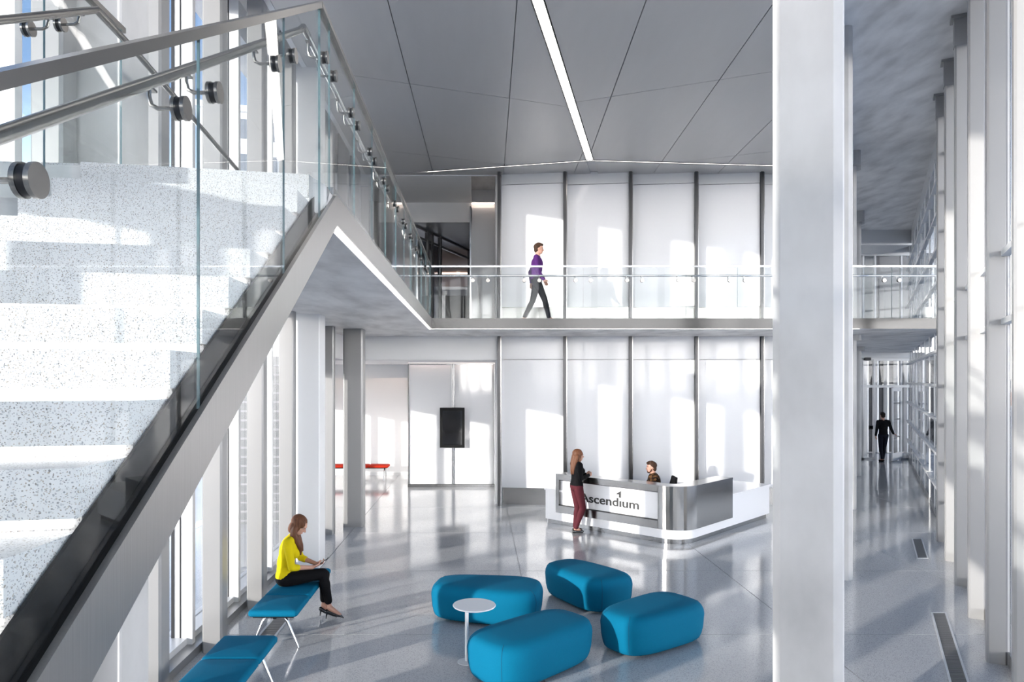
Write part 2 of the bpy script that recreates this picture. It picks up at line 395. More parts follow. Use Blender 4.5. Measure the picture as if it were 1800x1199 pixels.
# concrete columns
def chamfer_sq(w, c): return [(w, -w+c), (w, w-c), (w-c, w), (-w+c, w), (-w, w-c), (-w, -w+c), (-w+c, -w), (w-c, -w)]
th = math.atan2(DY, DX)-math.pi/2
def column(x, y, z0, z1, rz, label, w=.215, c=.06, cap=False, caps=(), m=None, g=None, bev=.006):
    t = thing('concrete_column', label, 'column', (x, y, z0), rz, g)
    MB().prism(chamfer_sq(w, c), 0, z1-z0).build('shaft', m or M['conc'], t)
    if cap: MB().prism(chamfer_sq(w+.09, .05), z1-z0-.34, z1-z0).build('capital', m or M['conc'], t)
    for zz in caps: MB().prism(chamfer_sq(w+.1, .05), zz-.13, zz).build('capital', m or M['conc'], t)
    return t
column(2.365, 5.10, 0, 8.33, th, 'large pale concrete column standing full height beside the ottomans', .222, .055)
column(5.50, 10.9, 0, 8.33, th, 'concrete column standing just behind the large front column', .2, .05)
column(8.68, 16.78, 0, 8.33, th, 'concrete column with capital beside the end of the gallery bridge', .2, .05, True, (SO,))
column(11.92, 22.6, 0, 8.33, th, 'concrete column deepest in the right-hand corridor, near the glass door', .2, .05, True, (SO,))
column(-2.76, 5.27, 0, 8.33, 0, 'concrete column rising behind the stair at the window wall', .215, .012)
column(-2.76, 11.56, 0, 8.33, 0, 'white column behind the seated woman in yellow', .215, .012, m=M['white'])
column(-2.58, 14.72, 0, 4.06, 0, 'shaded grey column in front of the red bench', .2, .03, m=M['post'])  # unlit look put into the colour with the dark post grey

# left window wall
def post_poly(x0, x1, y0, y1, c=.02): return [(x0+c, y0), (x1-c, y0), (x1, y0+c), (x1, y1-c), (x1-c, y1), (x0+c, y1), (x0, y1-c), (x0, y0+c)]
wl = struct('window_1', 'window wall of pale steel posts on the left')
LY = [4.82+1.5*k for k in range(-8, 11)]
pm = MB().prism(post_poly(-3.05, -2.83, 0, .2), 0, 8.33).mesh('steel_post', M['post'], 30)
mm = MB(); mm.box(-3.36, -3.16, .02, .10, 0, 8.0, 0); mm.box(-3.39, -3.36, .01, .11, 0, 8.0, 1); mm.box(-3.30, -3.285, .015, .02, 0, 8, 1)
mme = mm.mesh('mullion', [M['mull'], M['gasket']])
pmu = MB().prism(post_poly(-3.05, -2.83, 0, .2), MZ, 8.33).mesh('steel_post', M['post'], 30)
mu = MB(); mu.box(-3.36, -3.16, .02, .10, MZ, 8.0, 0); mu.box(-3.39, -3.36, .01, .11, MZ, 8.0, 1)
mue = mu.mesh('mullion', [M['mull'], M['gasket']])
for y in LY:
    full = y < 14.5
    o = link('steel_post', pm if full else pmu, wl); o.location.y = y
    o = link('mullion', mme if full else mue, wl); o.location.y = y
gp = MB().box(-3.43, -3.405, .06, 1.5, .16, SO).mesh('pane', [M['pane']])
gps = MB().box(-3.43, -3.405, .06, 1.5, .16, 3.15).mesh('pane', [M['pane']])
gu = MB().box(-3.43, -3.405, .06, 1.5, MZ+.12, 7.88).mesh('pane', [M['pane']])
for y in LY[:-1]:
    if y < 14.5:
        o = link('pane', gps if y > 12 else gp, wl); o.location.y = y
    if y < 14: o = link('pane', gu, wl); o.location.y = y
y0, y1 = LY[0], LY[-1]
MB().box(-3.5, -3.08, y0, 14.85, 0, .09).build('sill', M['sill'], wl)
MB().box(-3.5, -3.22, y0, 14.85, .09, .16).build('sill', M['mull'], wl)
MB().box(-3.47, -3.36, y0, y1, SO-.0, MZ+.12).build('slab_edge', M['mull'], wl)
MB().box(-3.47, -3.40, 12.32, 14.85, 3.15, SO).build('spandrel', M['mull'], wl)
MB().box(-3.47, -3.36, 13.9, 20.2, MZ+.12, 7.86).build('solid_panel', M['white'], wl)  # unseen infill of these bays, keeps sun off the upper-left bulkhead
MB().box(-3.47, -3.36, y0, y1, 7.86, 8.33).build('head_panel', M['mull'], wl)
MB().box(-3.16, -3.04, 14.62, 14.80, 0, SO).build('end_post', M['sill'], wl)

# lower bay to the left behind the shaded column
bay = struct('window_2', 'glazed bay behind the shaded column')
MB().box(-5.75, -3.2, 14.85, 22.9, 3.5, 4.3).build('bay_roof', M['white'], bay)
mb = MB().box(-5.7, -5.55, 0, .09, -1, 3.5).mesh('mullion', M['mull'])
by = [14.9, 16.15, 17.4, 18.65]+[18.65+.62*k for k in range(1, 7)]
for k, y in enumerate(by):
    o = link('mullion', mb, bay); o.location.y = y
    if k < len(by)-1: MB().box(-5.66, -5.64, y+.09, by[k+1], .1, 2.85 if y < 18 else 2.3).build('pane', M['pane'], bay)
MB().box(-5.72, -5.6, 14.85, 18.7, 2.85, 3.5).build('spandrel', M['mull'], bay)
MB().box(-5.72, -5.6, 18.7, 22.9, 2.3, 3.5).build('spandrel', M['mull'], bay)
MB().box(-5.72, -5.6, 14.85, 22.9, -1.2, .1).build('base_panel', M['white'], bay)
MB().box(-5.7, -3.42, 14.84, 14.88, -.85, 3.5).build('return_wall', M['returnwall'], bay)
for k in range(22): MB().box(-5.7, -3.42, 14.80, 14.84, -.7+.19*k, -.66+.19*k).build('siding_batten', M['darkwall'], bay)
MB().box(-5.75, -3.42, 14.78, 14.88, -1.2, -.82).build('base_panel', M['white'], bay)

# right window wall
wr = struct('window_3', 'window wall of grey steel posts on the right')
SPC = 1.6235
def fpost(z0, z1):
    c = .02; w, d = .18, .15
    loc = [(c, 0), (w-c, 0), (w, c), (w, d-c), (w-c, d), (c, d), (0, d-c), (0, c)]   # (out, along)
    return [(DX*b+DY*a, DY*b-DX*a) for a, b in loc]
pr = MB().prism(fpost(0, 0), 0, 7.95).mesh('steel_post', M['post'], 30)
def fr0(t0, t1, o0, o1):
    return [(DX*t+DY*o, DY*t-DX*o) for t, o in ((t0, o0), (t0, o1), (t1, o1), (t1, o0))]
pc = MB().prism(fr0(-.012, .162, -.012, .192), 7.9, 8.3); pc.prism(fr0(-.05, .2, -.05, .2), 8.29, 8.33)
pcm = pc.mesh('post_cap', M['post'])
mr_ = MB(); mr_.prism(fr0(.02, .10, .178, .2), 0, 8.0, 0, 0); mr_.prism(fr0(.01, .11, .2, .206), 0, 8.0, 1, 1)
mrm = mr_.mesh('mullion', [M['mull'], M['gasket']])
pg = MB().prism(fr0(.11, .01+SPC, .193, .203), .14, 7.9).mesh('pane', M['pane'])
pgg = MB().prism(fr0(.11, .01+SPC, .193, .203), .14, 7.9).mesh('pane', [M['dimpane']])
tr = MB().prism(fr0(.10, .02+SPC, .12, .2), -.03, .03).mesh('transom', M['mull'])
for i in range(-11, 14):
    x, y = F(i*SPC, 0)
    for nm, me in (('steel_post', pr), ('post_cap', pcm), ('mullion', mrm), ('pane', pg)):
        if i > 4 and me in (pr, pcm): continue
        if i > 4 and me is pg: me = pgg
        o = link(nm, me, wr); o.location = (x, y, 0)
    zs = [3.62, 4.34] if i < 3 else [.74+.72*j for j in range(10)]
    for z in zs:
        o = link('transom', tr, wr); o.location = (x, y, z)
MB().prism(frect(-18.5, 24, .185, .36), 0, .14).build('sill', M['sill'], wr)
MB().prism(frect(-18.5, 24, .19, .32), 7.88, 8.34).build('head_panel', M['mull'], wr)

# back walls: folded white panels with dark fins
def saw_wall(name, label, z0, z1, zb, head):
    w = struct(name, label)
    xs = [.49+1.575*k for k in range(6)]
    for i in range(len(xs)-1):
        xa, xb = xs[i]+.05, xs[i+1]-.04
        ya, yb = 17.26, 17.08
        def quad(z_0, z_1, dy=0): return MB().prism([(xa, ya+dy), (xb, yb+dy), (xb, yb+dy+.05), (xa, ya+dy+.05)], z_0, z_1)
        quad(zb+.004, head).build('wall_panel', M['panel'], w)
        quad(z0, zb, .012).build('base_panel', M['steel'], w)
        quad(head+.012, z1, 0).build('head_panel', M['panel'] if z0 < 2 else M['mull'], w)
    for x in xs:
        m_ = MB(); m_.box(x-.045, x+.02, 17.0, 17.32, z0, z1, 0); m_.box(x+.02, x+.045, 17.02, 17.32, z0, z1, 1)
        m_.build('joint_fin', [M['fin'], M['steel']], w)
    MB().prism([(.4, 17.34), (8.45, 17.34), (8.45, 17.6), (.4, 17.6)], z0, z1).build('wall_core', M['white'], w)
    return w
saw_wall('wall_back', 'white panelled wall behind the reception desk', 0, SO, .40, 3.5)
saw_wall('wall_gallery', 'white panelled wall behind the gallery walkway', MZ, 8.33, MZ+.50, 7.74)
wc = struct('wall_corridor', 'white side wall of the right corridor')
cp = lambda y: 8.45+(y-17.34)*.55
MB().prism([(cp(17.34), 17.34), (cp(29), 29), (cp(29)-.3, 29), (cp(17.34)-.3, 17.34)], 0, SO).build('lower_wall', M['white'], wc)
MB().prism([(cp(17.34), 17.34), (cp(29), 29), (cp(29)-.3, 29), (cp(17.34)-.3, 17.34)], MZ, 8.33).build('upper_wall', M['white'], wc)

# recess to the left of the panelled wall
wg = struct('wall_recess', 'glossy white glass panels behind the black monitor')
MB().box(-5.6, .45, 17.10, 17.2, 3.5, SO).build('bulkhead', M['white'], wg)
for xa, xb in ((-1.98, -.745), (-.72, .44)):
    MB().box(xa, xb, 20.0, 20.05, .09, 3.44).build('glass_panel', M['gloss'], wg)
    for a, b in ((xa, xa+.02), (xb-.02, xb)): MB().box(a, b, 19.975, 20.0, .09, 3.44).build('panel_trim', M['bright'], wg)
    MB().box(xa, xb, 19.98, 20.02, 3.44, 3.47).build('panel_trim', M['bright'], wg)
MB().box(.44, .56, 17.2, 20.1, 0, 3.5).build('side_wall', M['white'], wg)
MB().box(-2.0, .56, 20.05, 20.4, 0, SO).build('wall_core', M['white'], wg)
MB().box(-2.0, .50, 19.97, 20.03, 0, .085).build('base_strip', M['steel'], wg)
MB().box(-5.6, .45, 17.2, 20.0, 3.49, 3.55).build('recess_ceiling', M['white'], wg)
MB().box(-5.6, -2.0, 20.0, 21.9, 3.49, 3.55).build('recess_ceiling', M['white'], wg)
MB().box(-1.98, .44, 19.86, 19.93, 3.485, 3.499).build('cove_light', M['ledwarm'], wg)
wf = struct('wall_far_left', 'white wall behind the red bench')
MB().box(-5.6, -1.9, 22.5, 22.7, 0, SO).build('wall_face', M['white'], wf)
MB().box(-5.6, -1.98, 21.7, 21.85, 3.08, 3.56).build('bulkhead', M['white'], wf)
MB().box(-5.6, -1.98, 21.86, 21.92, 3.12, 3.15).build('cove_light', M['ledwarm'], wf)
MB().box(-5.6, -1.98, 21.85, 22.5, 3.5, 3.56).build('cove_top', M['white'], wf)
MB().box(-2.0, -1.9, 20.05, 22.6, 0, SO).build('side_wall', M['white'], wf)
MB().box(-5.6, -2.0, 22.48, 22.5, 0, .1).build('baseboard', M['mull'], wf)

# upper left: office beyond the gallery
wu = struct('wall_upper_left', 'white bulkhead over the dark office opening')
MB().box(-3.5, -.20, 20.0, 20.12, MZ+3.18, 8.33).build('bulkhead', M['white'], wu)
MB().box(-.22, .44, 20.0, 20.06, MZ, 7.86).build('glass_panel', M['gloss'], wu)
MB().box(-.26, -.22, 19.98, 20.1, MZ, 7.9).build('panel_trim', M['bright'], wu)
MB().box(.44, .50, 17.3, 20.1, MZ, 8.33).build('side_wall', M['white'], wu)
MB().box(-.22, .44, 20.06, 20.2, MZ, 8.33).build('wall_core', M['white'], wu)
MB().box(-.20, .42, 19.9, 19.98, 7.95, 7.98).build('cove_light', M['ledwarm'], wu)
MB().box(-.24, .44, 19.86, 20.1, 7.98, 8.33).build('cove_box', M['white'], wu)
MB().box(-3.5, -.2, 17.35, 20.0, 8.0, 8.05).build('ceiling_board', M['white'], wu)
MB().box(-3.5, .5, 17.30, 17.36, 7.98, 8.33).build('ceiling_drop', M['white'], wu)
# office: ceiling, glass screen, dark cabinet, warm room behind
MB().box(-3.4, -.1, 20.1, 29.9, 7.45, 7.5).build('office_ceiling', M['mull'], wu)
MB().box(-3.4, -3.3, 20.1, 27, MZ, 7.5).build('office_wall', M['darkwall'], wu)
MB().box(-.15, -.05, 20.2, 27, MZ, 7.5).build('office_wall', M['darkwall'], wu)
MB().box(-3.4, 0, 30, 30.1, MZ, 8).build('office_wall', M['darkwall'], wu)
ow = struct('window_4', 'dark framed glass screen running back into the upper office')
OX = lambda t, o=0: (-1.9+1.63*t+.93*o, 20.2+4.15*t-.366*o)
def orect(t0, t1, o0, o1): return [OX(t0, o0), OX(t1, o0), OX(t1, o1), OX(t0, o1)]
for t_ in (.0, .22, .29, .424, .964): MB().prism(orect(t_-.012, t_+.012, -.05, .05), MZ, 7.44).build('frame_post', M['sill'], ow)
for z in (MZ+.05, 7.14, 7.42): MB().prism(orect(0, .99, -.03, .03), z-.035, z+.035).build('frame_rail', M['sill'], ow)
for a_, b_ in zip((.012, .232, .302, .436), (.208, .278, .412, .952)): MB().prism(orect(a_, b_, -.008, .008), MZ+.09, 7.10).build('pane', M['darkpane' if a_ < .43 else 'pane'], ow)
MB().box(-3.2, -.2, 24.5, 29.5, 6.9, 6.95).build('room_soffit', M['brick'], ow)  # warm light on this soffit put into its colour with the brick brown
for x_ in (-1.6, -.8): MB().box(x_, x_+.9, 25.6, 25.7, 6.84, 6.88).build('room_lamp', M['ledwarm'], ow)
# corridor end, ground level: glazed screen with open door
YD = 27.0
sc_ = struct('window_5', 'glazed screen at the end of the corridor')
xa, xb = 14.0, 16.45
for x in (14.58, 15.02, 16.04, 16.42): MB().box(x-.035, x+.035, YD, YD+.1, 0, 3.8).build('frame_post', M['mull'], sc_)
for z in (2.78, 3.8): MB().box(xa, xb+.1, YD-.01, YD+.11, z-.05, z+.05).build('frame_rail', M['mull'], sc_)
MB().box(xa, 15.0, YD, YD+.1, 0, .06).build('frame_rail', M['mull'], sc_)
MB().box(16.05, xb, YD, YD+.1, 0, .06).build('frame_rail', M['mull'], sc_)
MB().box(xa, xb+.3, YD-.1, YD+.2, 3.85, SO).build('header', M['white'], sc_)
for a, b, z0, z1 in ((14.62, 14.98, .06, 2.73), (16.08, 16.38, .06, 2.73), (14.62, 14.98, 2.83, 3.75), (15.06, 16.0, 2.83, 3.75), (16.08, 16.38, 2.83, 3.75)):
    MB().box(a, b, YD+.04, YD+.06, z0, z1).build('pane', M['pane'], sc_)
MB().box(16.45, 16.85, YD-.1, YD+.2, 0, SO).build('end_pier', M['mull'], sc_)
MB().box(12.5, 14.56, YD+.0, YD+.2, 0, SO).build('end_wall', M['white'], sc_)
dr = tag(struct('door_1', 'white framed glass door standing open at the corridor end'))
dr.location = (16.0, 26.98, 0); dr.rotation_euler = (0, 0, R(180+43))
lw = .99
for a, b, z0, z1 in ((0, .1, .02, 2.72), (lw-.1, lw, .02, 2.72), (.1, lw-.1, .02, .3), (.1, lw-.1, 2.6, 2.72)):
    MB().box(a, b, -.022, .022, z0, z1).build('door_frame', M['white'], dr)
MB().box(.1, lw-.1, -.005, .005, .3, 2.6).build('door_pane', M['pane'], dr)
for z in (.9, 1.55, 2.15): MB().box(.1, lw-.1, -.012, .012, z-.02, z+.02).build('door_bar', M['sill'], dr)
MB().tube([(lw-.06, .02, .95), (lw-.06, .07, .95), (lw-.06, .07, 1.15), (lw-.06, .02, 1.15)], .012, 8).build('door_handle', M['bright'], dr, 40)
# room beyond
rb = struct('wall_beyond', 'grey room with white fins beyond the corridor door')
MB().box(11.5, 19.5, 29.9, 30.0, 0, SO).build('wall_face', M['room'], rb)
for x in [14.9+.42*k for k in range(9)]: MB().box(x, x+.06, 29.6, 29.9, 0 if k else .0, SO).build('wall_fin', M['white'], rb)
MB().box(15.2, 15.6, 28.6, 29.0, 0, SO).build('pier', M['mull'], rb)
# upper end of the corridor
ue = struct('window_6', 'glazed screen at the end of the upper corridor')
MB().box(13.3, 15.35, 25.2, 27.0, 7.8, 8.33).build('bulkhead', M['mull'], ue)
for x in (14.6, 15.05, 16.05, 16.4): MB().box(x-.03, x+.03, YD, YD+.1, MZ, 7.78).build('frame_post', M['mull'], ue)
MB().box(13.3, 16.5, YD-.01, YD+.11, 7.74, 7.84).build('frame_rail', M['mull'], ue)
MB().box(13.3, 16.9, YD, YD+.1, 7.84, 8.33).build('end_wall', M['white'], ue)
MB().box(16.43, 17.2, YD, YD+.1, MZ, 7.84).build('end_wall', M['white'], ue)
MB().box(13.3, 16.4, YD+.04, YD+.06, MZ, 7.74).build('pane', M['pane'], ue)
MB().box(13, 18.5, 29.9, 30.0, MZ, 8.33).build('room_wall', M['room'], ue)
MB().box(15.3, 15.7, 28.2, 28.6, MZ, 8.33).build('room_column', M['conc'], ue)
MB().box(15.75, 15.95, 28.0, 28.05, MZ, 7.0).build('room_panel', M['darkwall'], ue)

# ================================================================ STAIR
st = thing('staircase', 'open staircase of white terrazzo steps with brushed steel stringers', 'staircase', (-1.7, 0, 0), 0, world=True)
RISE, RUN = .1665, .282
NST = 25
for k in range(1, NST+1):
    z1 = MZ - RISE*k; y = 4.39-RUN*k
    z0 = z1-RISE+.035
    xl, xr = -2.32, -1.05
    yl = y-.25
    p = [(xl, yl), (xr, y), (xr, y+RUN+.03), (xl, yl+RUN+.03)]
    sp_ = MB(); sp_.prism(p, z0, z1)
    step = sp_.build('step', M['stair'], st)
    # lit recess under the nosing above this tread
    s2 = MB().prism([(xl+.03, yl+.035), (xr-.04, y+.035), (xr-.04, y+.06), (xl+.03, yl+.06)], z0-.033, z0-.001)
    s2.build('light_strip', M['ledstair'], step)
    # core block that carries the step
    MB().prism([(xl+.02, yl+.065), (xr-.02, y+.065), (xr-.02, y+RUN+.064), (xl+.02, yl+RUN+.064)], z0-.10, z0-.0005).build('step_core', M['stair'], step)
# top riser at the landing
MB().prism([(-2.32, 4.14), (-1.05, 4.39), (-1.05, 4.43), (-2.32, 4.18)], MZ-RISE+.03, MZ+.004).build('step', M['stair'], st)
SLP = RISE/RUN
def zs_(y): return .912+3.0+(y-4.237)*.586       # top of the stringer at y
yb0 = -2.0
for (x0, x1, nm) in ((-.99, -.968, 'stringer'), (-2.40, -2.378, 'stringer')):
    dy = 0 if x0 > -2 else -.25
    MB().prism3([(x0, 4.82+dy, zs_(4.82)), (x0, yb0+dy, zs_(yb0)), (x0, yb0+dy, zs_(yb0)-.235), (x0, 4.86+dy, SO)], (x1-x0, 0, 0)).build(nm, M['stringer'], st)
# dark channel that grips the glass, and added plate for its dark reflection
for x0, dy in ((-1.03, 0), (-2.374, -.25)):
    MB().prism3([(x0, 4.80+dy, zs_(4.80)-.005), (x0, yb0+dy, zs_(yb0)-.005), (x0, yb0+dy, zs_(yb0)-.16), (x0, 4.80+dy, zs_(4.80)-.16)], (.038, 0, 0)).build('glass_shoe', M['black'], st)
MB().prism3([(-2.3, 4.80, SO+.03), (-2.3, yb0, zs_(yb0)-.20), (-2.3, yb0, zs_(yb0)-.24), (-2.3, 4.86, SO+.004)], (1.24, 0, 0)).build('stair_underside', M['soffit'], st)
MB().prism3([(-1.043, 4.55, zs_(4.55)+.11), (-1.043, yb0, zs_(yb0)+.11), (-1.043, yb0, zs_(yb0)-.17), (-1.043, 4.55, zs_(4.55)-.17)], (.010, 0, 0)).build('reflection_plate', M['black'], st)  # black plate stands in for the shoe's reflection in the glass

# ================================================================ GLASS RAILINGS
def bracket(x, y, z, dirx, diry, dz_pipe, out, t):
    """standoff disc on the glass at (x,y,z); arm reaches 'out' along (dirx,diry) and rises dz_pipe to the pipe"""
    d = Vector((dirx, diry, 0)); p = Vector((x, y, z))
    m_ = MB()
    m_.tube([p - d*.022, p - d*.010], .040, 24); m_.tube([p + d*.010, p + d*.022], .040, 24)
    b = m_.build('bracket', M['rail'], t, 40)
    MB().tube([p - d*.010, p + d*.010], .036, 20).build('gasket', M['gasket'], b, 40)
    q = [p + d*.02, p + d*(out-.03), p + d*(out-.008) + Vector((0, 0, .012)), p + d*out + Vector((0, 0, .04)), p + d*out + Vector((0, 0, dz_pipe-.02))]
    MB().tube(q, .008, 8).build('arm', M['rail'], b, 40)
    MB().box(*(sorted((q[-1].x-.012, q[-1].x+.012)) + sorted((q[-1].y-.035, q[-1].y+.035))), q[-1].z, q[-1].z+.008).build('saddle', M['rail'], b)
def zr(y): return 3+.622+(y-1.47)*.581            # top rail along the right flight
def zp(y): return 5.2-(4.45-y)*.581               # pipe rail
# right flight and landing edge
fl = thing('glass_railing', 'glass balustrade rising along the near side of the stair', 'railing', (-.99, 1.5, 3), 0, world=True)
gx = -1.0
ys = [-1.95, -.78, .32, 1.42, 2.52, 3.62, 4.42]
for a, b in zip(ys[:-1], ys[1:]):
    a += .002; b -= .002
    MB().prism3([(gx, a, zs_(a)-.10), (gx, b, zs_(b)-.10), (gx, b, zr(b)-.01), (gx, a, zr(a)-.01)], (.010, 0, 0), 0, 1).build('glass_panel', [M['glass'], M['edge']], fl)
def rail_bar(pts, w, h, name, parent, m=M['rail']):
    mb_ = MB()
    for a, b in zip(pts[:-1], pts[1:]):
        a, b = Vector(a), Vector(b); d = (b-a).normalized(); s_ = d.cross(Vector((0, 0, 1))).normalized(); u = s_.cross(d)
        mb_.prism3([a+s_*w-u*h, a-s_*w-u*h, a-s_*w+u*h, a+s_*w+u*h], b-a)
    return mb_.build(name, m, parent)
rail_bar([(gx+.005, -1.95, zr(-1.95)), (gx+.005, 4.43, zr(4.43))], .022, .017, 'top_rail', fl)
MB().tube([(-1.10, -1.95, zp(-1.95)), (-1.10, 4.36, zp(4.36)), (-1.10, 4.45, zp(4.45)+.012), (-1.10, 4.56, 5.215)], .021, 14).build('handrail', M['rail'], fl, 40)
for y in (.18, .46, 1.28, 1.57, 2.37, 2.67, 3.47, 3.78): bracket(gx+.007, y, zp(y)-.085, -1, 0, .085, .107, fl)
ld = thing('glass_railing', 'glass balustrade receding along the landing edge towards the gallery', 'railing', (-.99, 9, MZ), 0, world=True)
yl = [4.43, 4.72] + [4.72+.945*k for k in range(1, 10)] + [13.3+.05, 14.5]
for a, b in zip(yl[:-1], yl[1:]):
    a += .002; b -= .002
    if a < 4.5: poly = [(gx, a, zs_(a)-.08), (gx, b, MZ-.02), (gx, b, 5.33), (gx, a, 5.33)]
    else: poly = [(gx, a, MZ-.02), (gx, b, MZ-.02), (gx, b, 5.33), (gx, a, 5.33)]
    MB().prism3(poly, (.010, 0, 0), 0, 1).build('glass_panel', [M['glass'], M['edge']], ld)
rail_bar([(gx+.007, 4.42, 5.34), (gx+.007, YE, 5.34)], .022, .017, 'top_rail', ld)
MB().tube([(-1.10, 4.56, 5.215), (-1.10, 14.60, 5.16)], .019, 14).build('handrail', M['bright'], ld, 40)
for y in yl[1:-1]:
    for s_ in (-.14, .14): bracket(gx+.007, y+s_, 5.08, -1, 0, .11, .107, ld)
MB().box(-1.06, -.992, 4.85, YE, MZ, MZ+.05).build('glass_shoe', M['steel'], ld)
br = thing('glass_railing', 'glass balustrade along the front of the gallery bridge', 'railing', (4, YE, MZ), 0, world=True)
xs = [-.985]+[-1.026+1.053*k for k in range(1, 10)]+[9.40]
for a, b in zip(xs[:-1], xs[1:]):
    MB().prism3([(a+.004, YE-.012, MZ-.02), (b-.004, YE-.012, MZ-.02), (b-.004, YE-.012, 5.32), (a+.004, YE-.012, 5.32)], (0, .010, 0), 0, 1).build('glass_panel', [M['glass'], M['edge']], br)
rail_bar([(-1.0, YE-.005, 5.335), (9.42, YE-.005, 5.335)], .024, .017, 'top_rail', br, M['bright'])
MB().tube([(-1.10, YE+.10, 5.16), (9.42, YE+.10, 5.16)], .021, 12).build('handrail', M['bright'], br, 40)
for x in xs[1:-1]:
    for s_ in (-.155, .155): bracket(x+s_, YE-.005, 5.05, 0, 1, .11, .105, br)
# left side of the stair
lf = thing('glass_railing', 'glass balustrade on the far side of the stair, by the windows', 'railing', (-2.38, 2.5, 3.6), 0, world=True)
ys = [-2.2, -.5, .66, 1.76, 2.86, 3.9, 4.74]
for a, b in zip(ys[:-1], ys[1:]):
    a += .002; b -= .002
    def gz(y): return min(zs_(y+.25)-.1, MZ-.02)
    def gt(y): return min(zr(y+.25), 5.34)
    pl = [(-2.39, a, gz(a)), (-2.39, b, gz(b)), (-2.39, b, gt(b)-.01), (-2.39, a, gt(a)-.01)]
    if a < 4.2 < b: pl = [(-2.39, a, gz(a)), (-2.39, b, gz(b)), (-2.39, b, 5.33), (-2.39, 4.18, 5.33), (-2.39, a, gt(a)-.01)]
    MB().prism3(pl, (.010, 0, 0), 0, 1).build('glass_panel', [M['glass'], M['edge']], lf)
rail_bar([(-2.385, -2.2, zr(-1.95)), (-2.385, 4.18, 5.34), (-2.385, 4.76, 5.34)], .022, .017, 'top_rail', lf)
MB().tube([(-2.27, -2.2, zp(-1.95)), (-2.27, 4.13, zp(4.36)), (-2.27, 4.22, 5.2), (-2.30, 4.8, 5.2), (-2.52, 7.4, 5.2)], .021, 14).build('handrail', M['rail'], lf, 40)
for y in (2.0, 2.72, 3.0, 3.76, 4.05): bracket(-2.383, y, zp(y+.25)-.085, 1, 0, .085, .107, lf)
# ================================================================ FURNITURE
def grille(y0, y1, left, label):
    g_ = thing('floor_grille', label, 'floor grille', (0, 0, 0), 0, 'floor grilles')
    if left: P = lambda a, t: (-2.60+a*.22, t)
    else: P = lambda a, t: (5.84+.2*a+.55*(t-9.19), t)
    def rect(a0, a1, t0, t1): return [P(a0, t0), P(a1, t0), P(a1, t1), P(a0, t1)]
    MB().prism(rect(.1, .9, y0+.03, y1-.03), -.006, .002).build('pit', M['black'], g_)
    f = MB()
    for r in (rect(0, .12, y0, y1), rect(.88, 1, y0, y1), rect(.12, .88, y0, y0+.03), rect(.12, .88, y1-.03, y1)): f.prism(r, .0005, .008)
    f.build('frame', M['mull'], g_)
    b = MB(); n = int((y1-y0-.06)/.026)
    for i in range(n):
        t = y0+.03+.026*(i+.4); b.prism(rect(.12, .88, t, t+.011), .001, .006)
    tag(b.build('grille_bars', M['sill'], g_), kind='stuff')
    return g_
grille(11.98, 13.47, False, 'short floor grille by the right posts, farther along the wall')
grille(6.45, 9.19, False, 'long dark floor grille in front of the nearest right posts')
grille(7.3, 9.9, True, 'floor grille running under the blue bench with the woman')

# lounge pebbles
def ottoman(x, y, rz, L_, Wd, taper, label, H=.455):
    t = thing('ottoman', label, 'ottoman', (x, y, 0), rz, 'blue pebble ottomans')
    prof = [(.035, .86), (.05, .90), (.09, .94), (.16, .975), (.24, .99), (.30, 1.0), (.345, .985), (.385, .945), (.412, .885), (.43, .79), (.438, .62), (.441, .35), (.442, .12)]
    n = 64; mb_ = MB(); vs = []; fs = []
    def pt(a, s_, z):
        ca, sa = math.cos(a), math.sin(a)
        ex = 2/3.5
        X = L_/2*math.copysign(abs(ca)**ex, ca); Y = math.copysign(abs(sa)**ex, sa)*Wd/2
        Y *= 1+taper*X/(L_/2)
        ins = (1-s_)*.42
        kx, ky = 1-ins/(L_/2), 1-ins/(Wd/2)
        if s_ < .7: kx = ky = s_*1.04
        return (X*kx, Y*ky, z*H/.44*(1+.03*taper*X))
    for z, s_ in prof:
        for j in range(n): vs.append(pt(2*math.pi*j/n, s_, z))
    for i in range(len(prof)-1):
        for j in range(n): fs.append([i*n+j, i*n+(j+1) % n, (i+1)*n+(j+1) % n, (i+1)*n+j])
    fs.append(list(range(n))[::-1]); fs.append([(len(prof)-1)*n+j for j in range(n)])
    mb_.add(vs, fs); mb_.build('upholstery', M['blue'], t, 60)
    for a in (.42, -.42, math.pi-.42, math.pi+.42):
        MB().tube([Vector(pt(a, s_, z))*1.0005 for z, s_ in prof[1:10]], .0022, 5).build('seam', M['blue_seam'], t)
    for sx in (-1, 1):
        for sy in (-1, 1):
            MB().lathe([(.025, 0), (.03, .005), (.03, .04)], (sx*L_*.3, sy*Wd*.22, 0), 12).build('glide', M['black'], t)
    return t
ottoman(.10, 9.02, R(-12), 1.40, .84, .16, 'blue ottoman farthest left, directly behind the white side table')
ottoman(1.45, 9.68, R(-56), 1.26, .78, .14, 'blue ottoman at the back, with a table-shaped shadow across its side')
ottoman(.56, 7.42, R(42), 1.45, .78, -.06, 'nearest blue ottoman, mostly in shade, right of the white table')
ottoman(1.97, 8.13, R(37), 1.30, .74, .10, 'blue ottoman on the right, closest to the large concrete column')

t = thing('side_table', 'small round white side table on a thin post among the ottomans', 'table', (-.13, 7.58, 0))
MB().lathe([(.10, 0), (.10, .006), (.03, .012), (.016, .016)], n=40).build('base', M['mull'], t, 40)
MB().lathe([(.019, .012), (.019, .592)], n=20).build('stem', M['white'], t, 40)
MB().lathe([(.21, .592), (.226, .598), (.23, .605), (.226, .612), (.0, .612)], (.08, 0, 0), 56).build('tabletop', M['white'], t, 40)

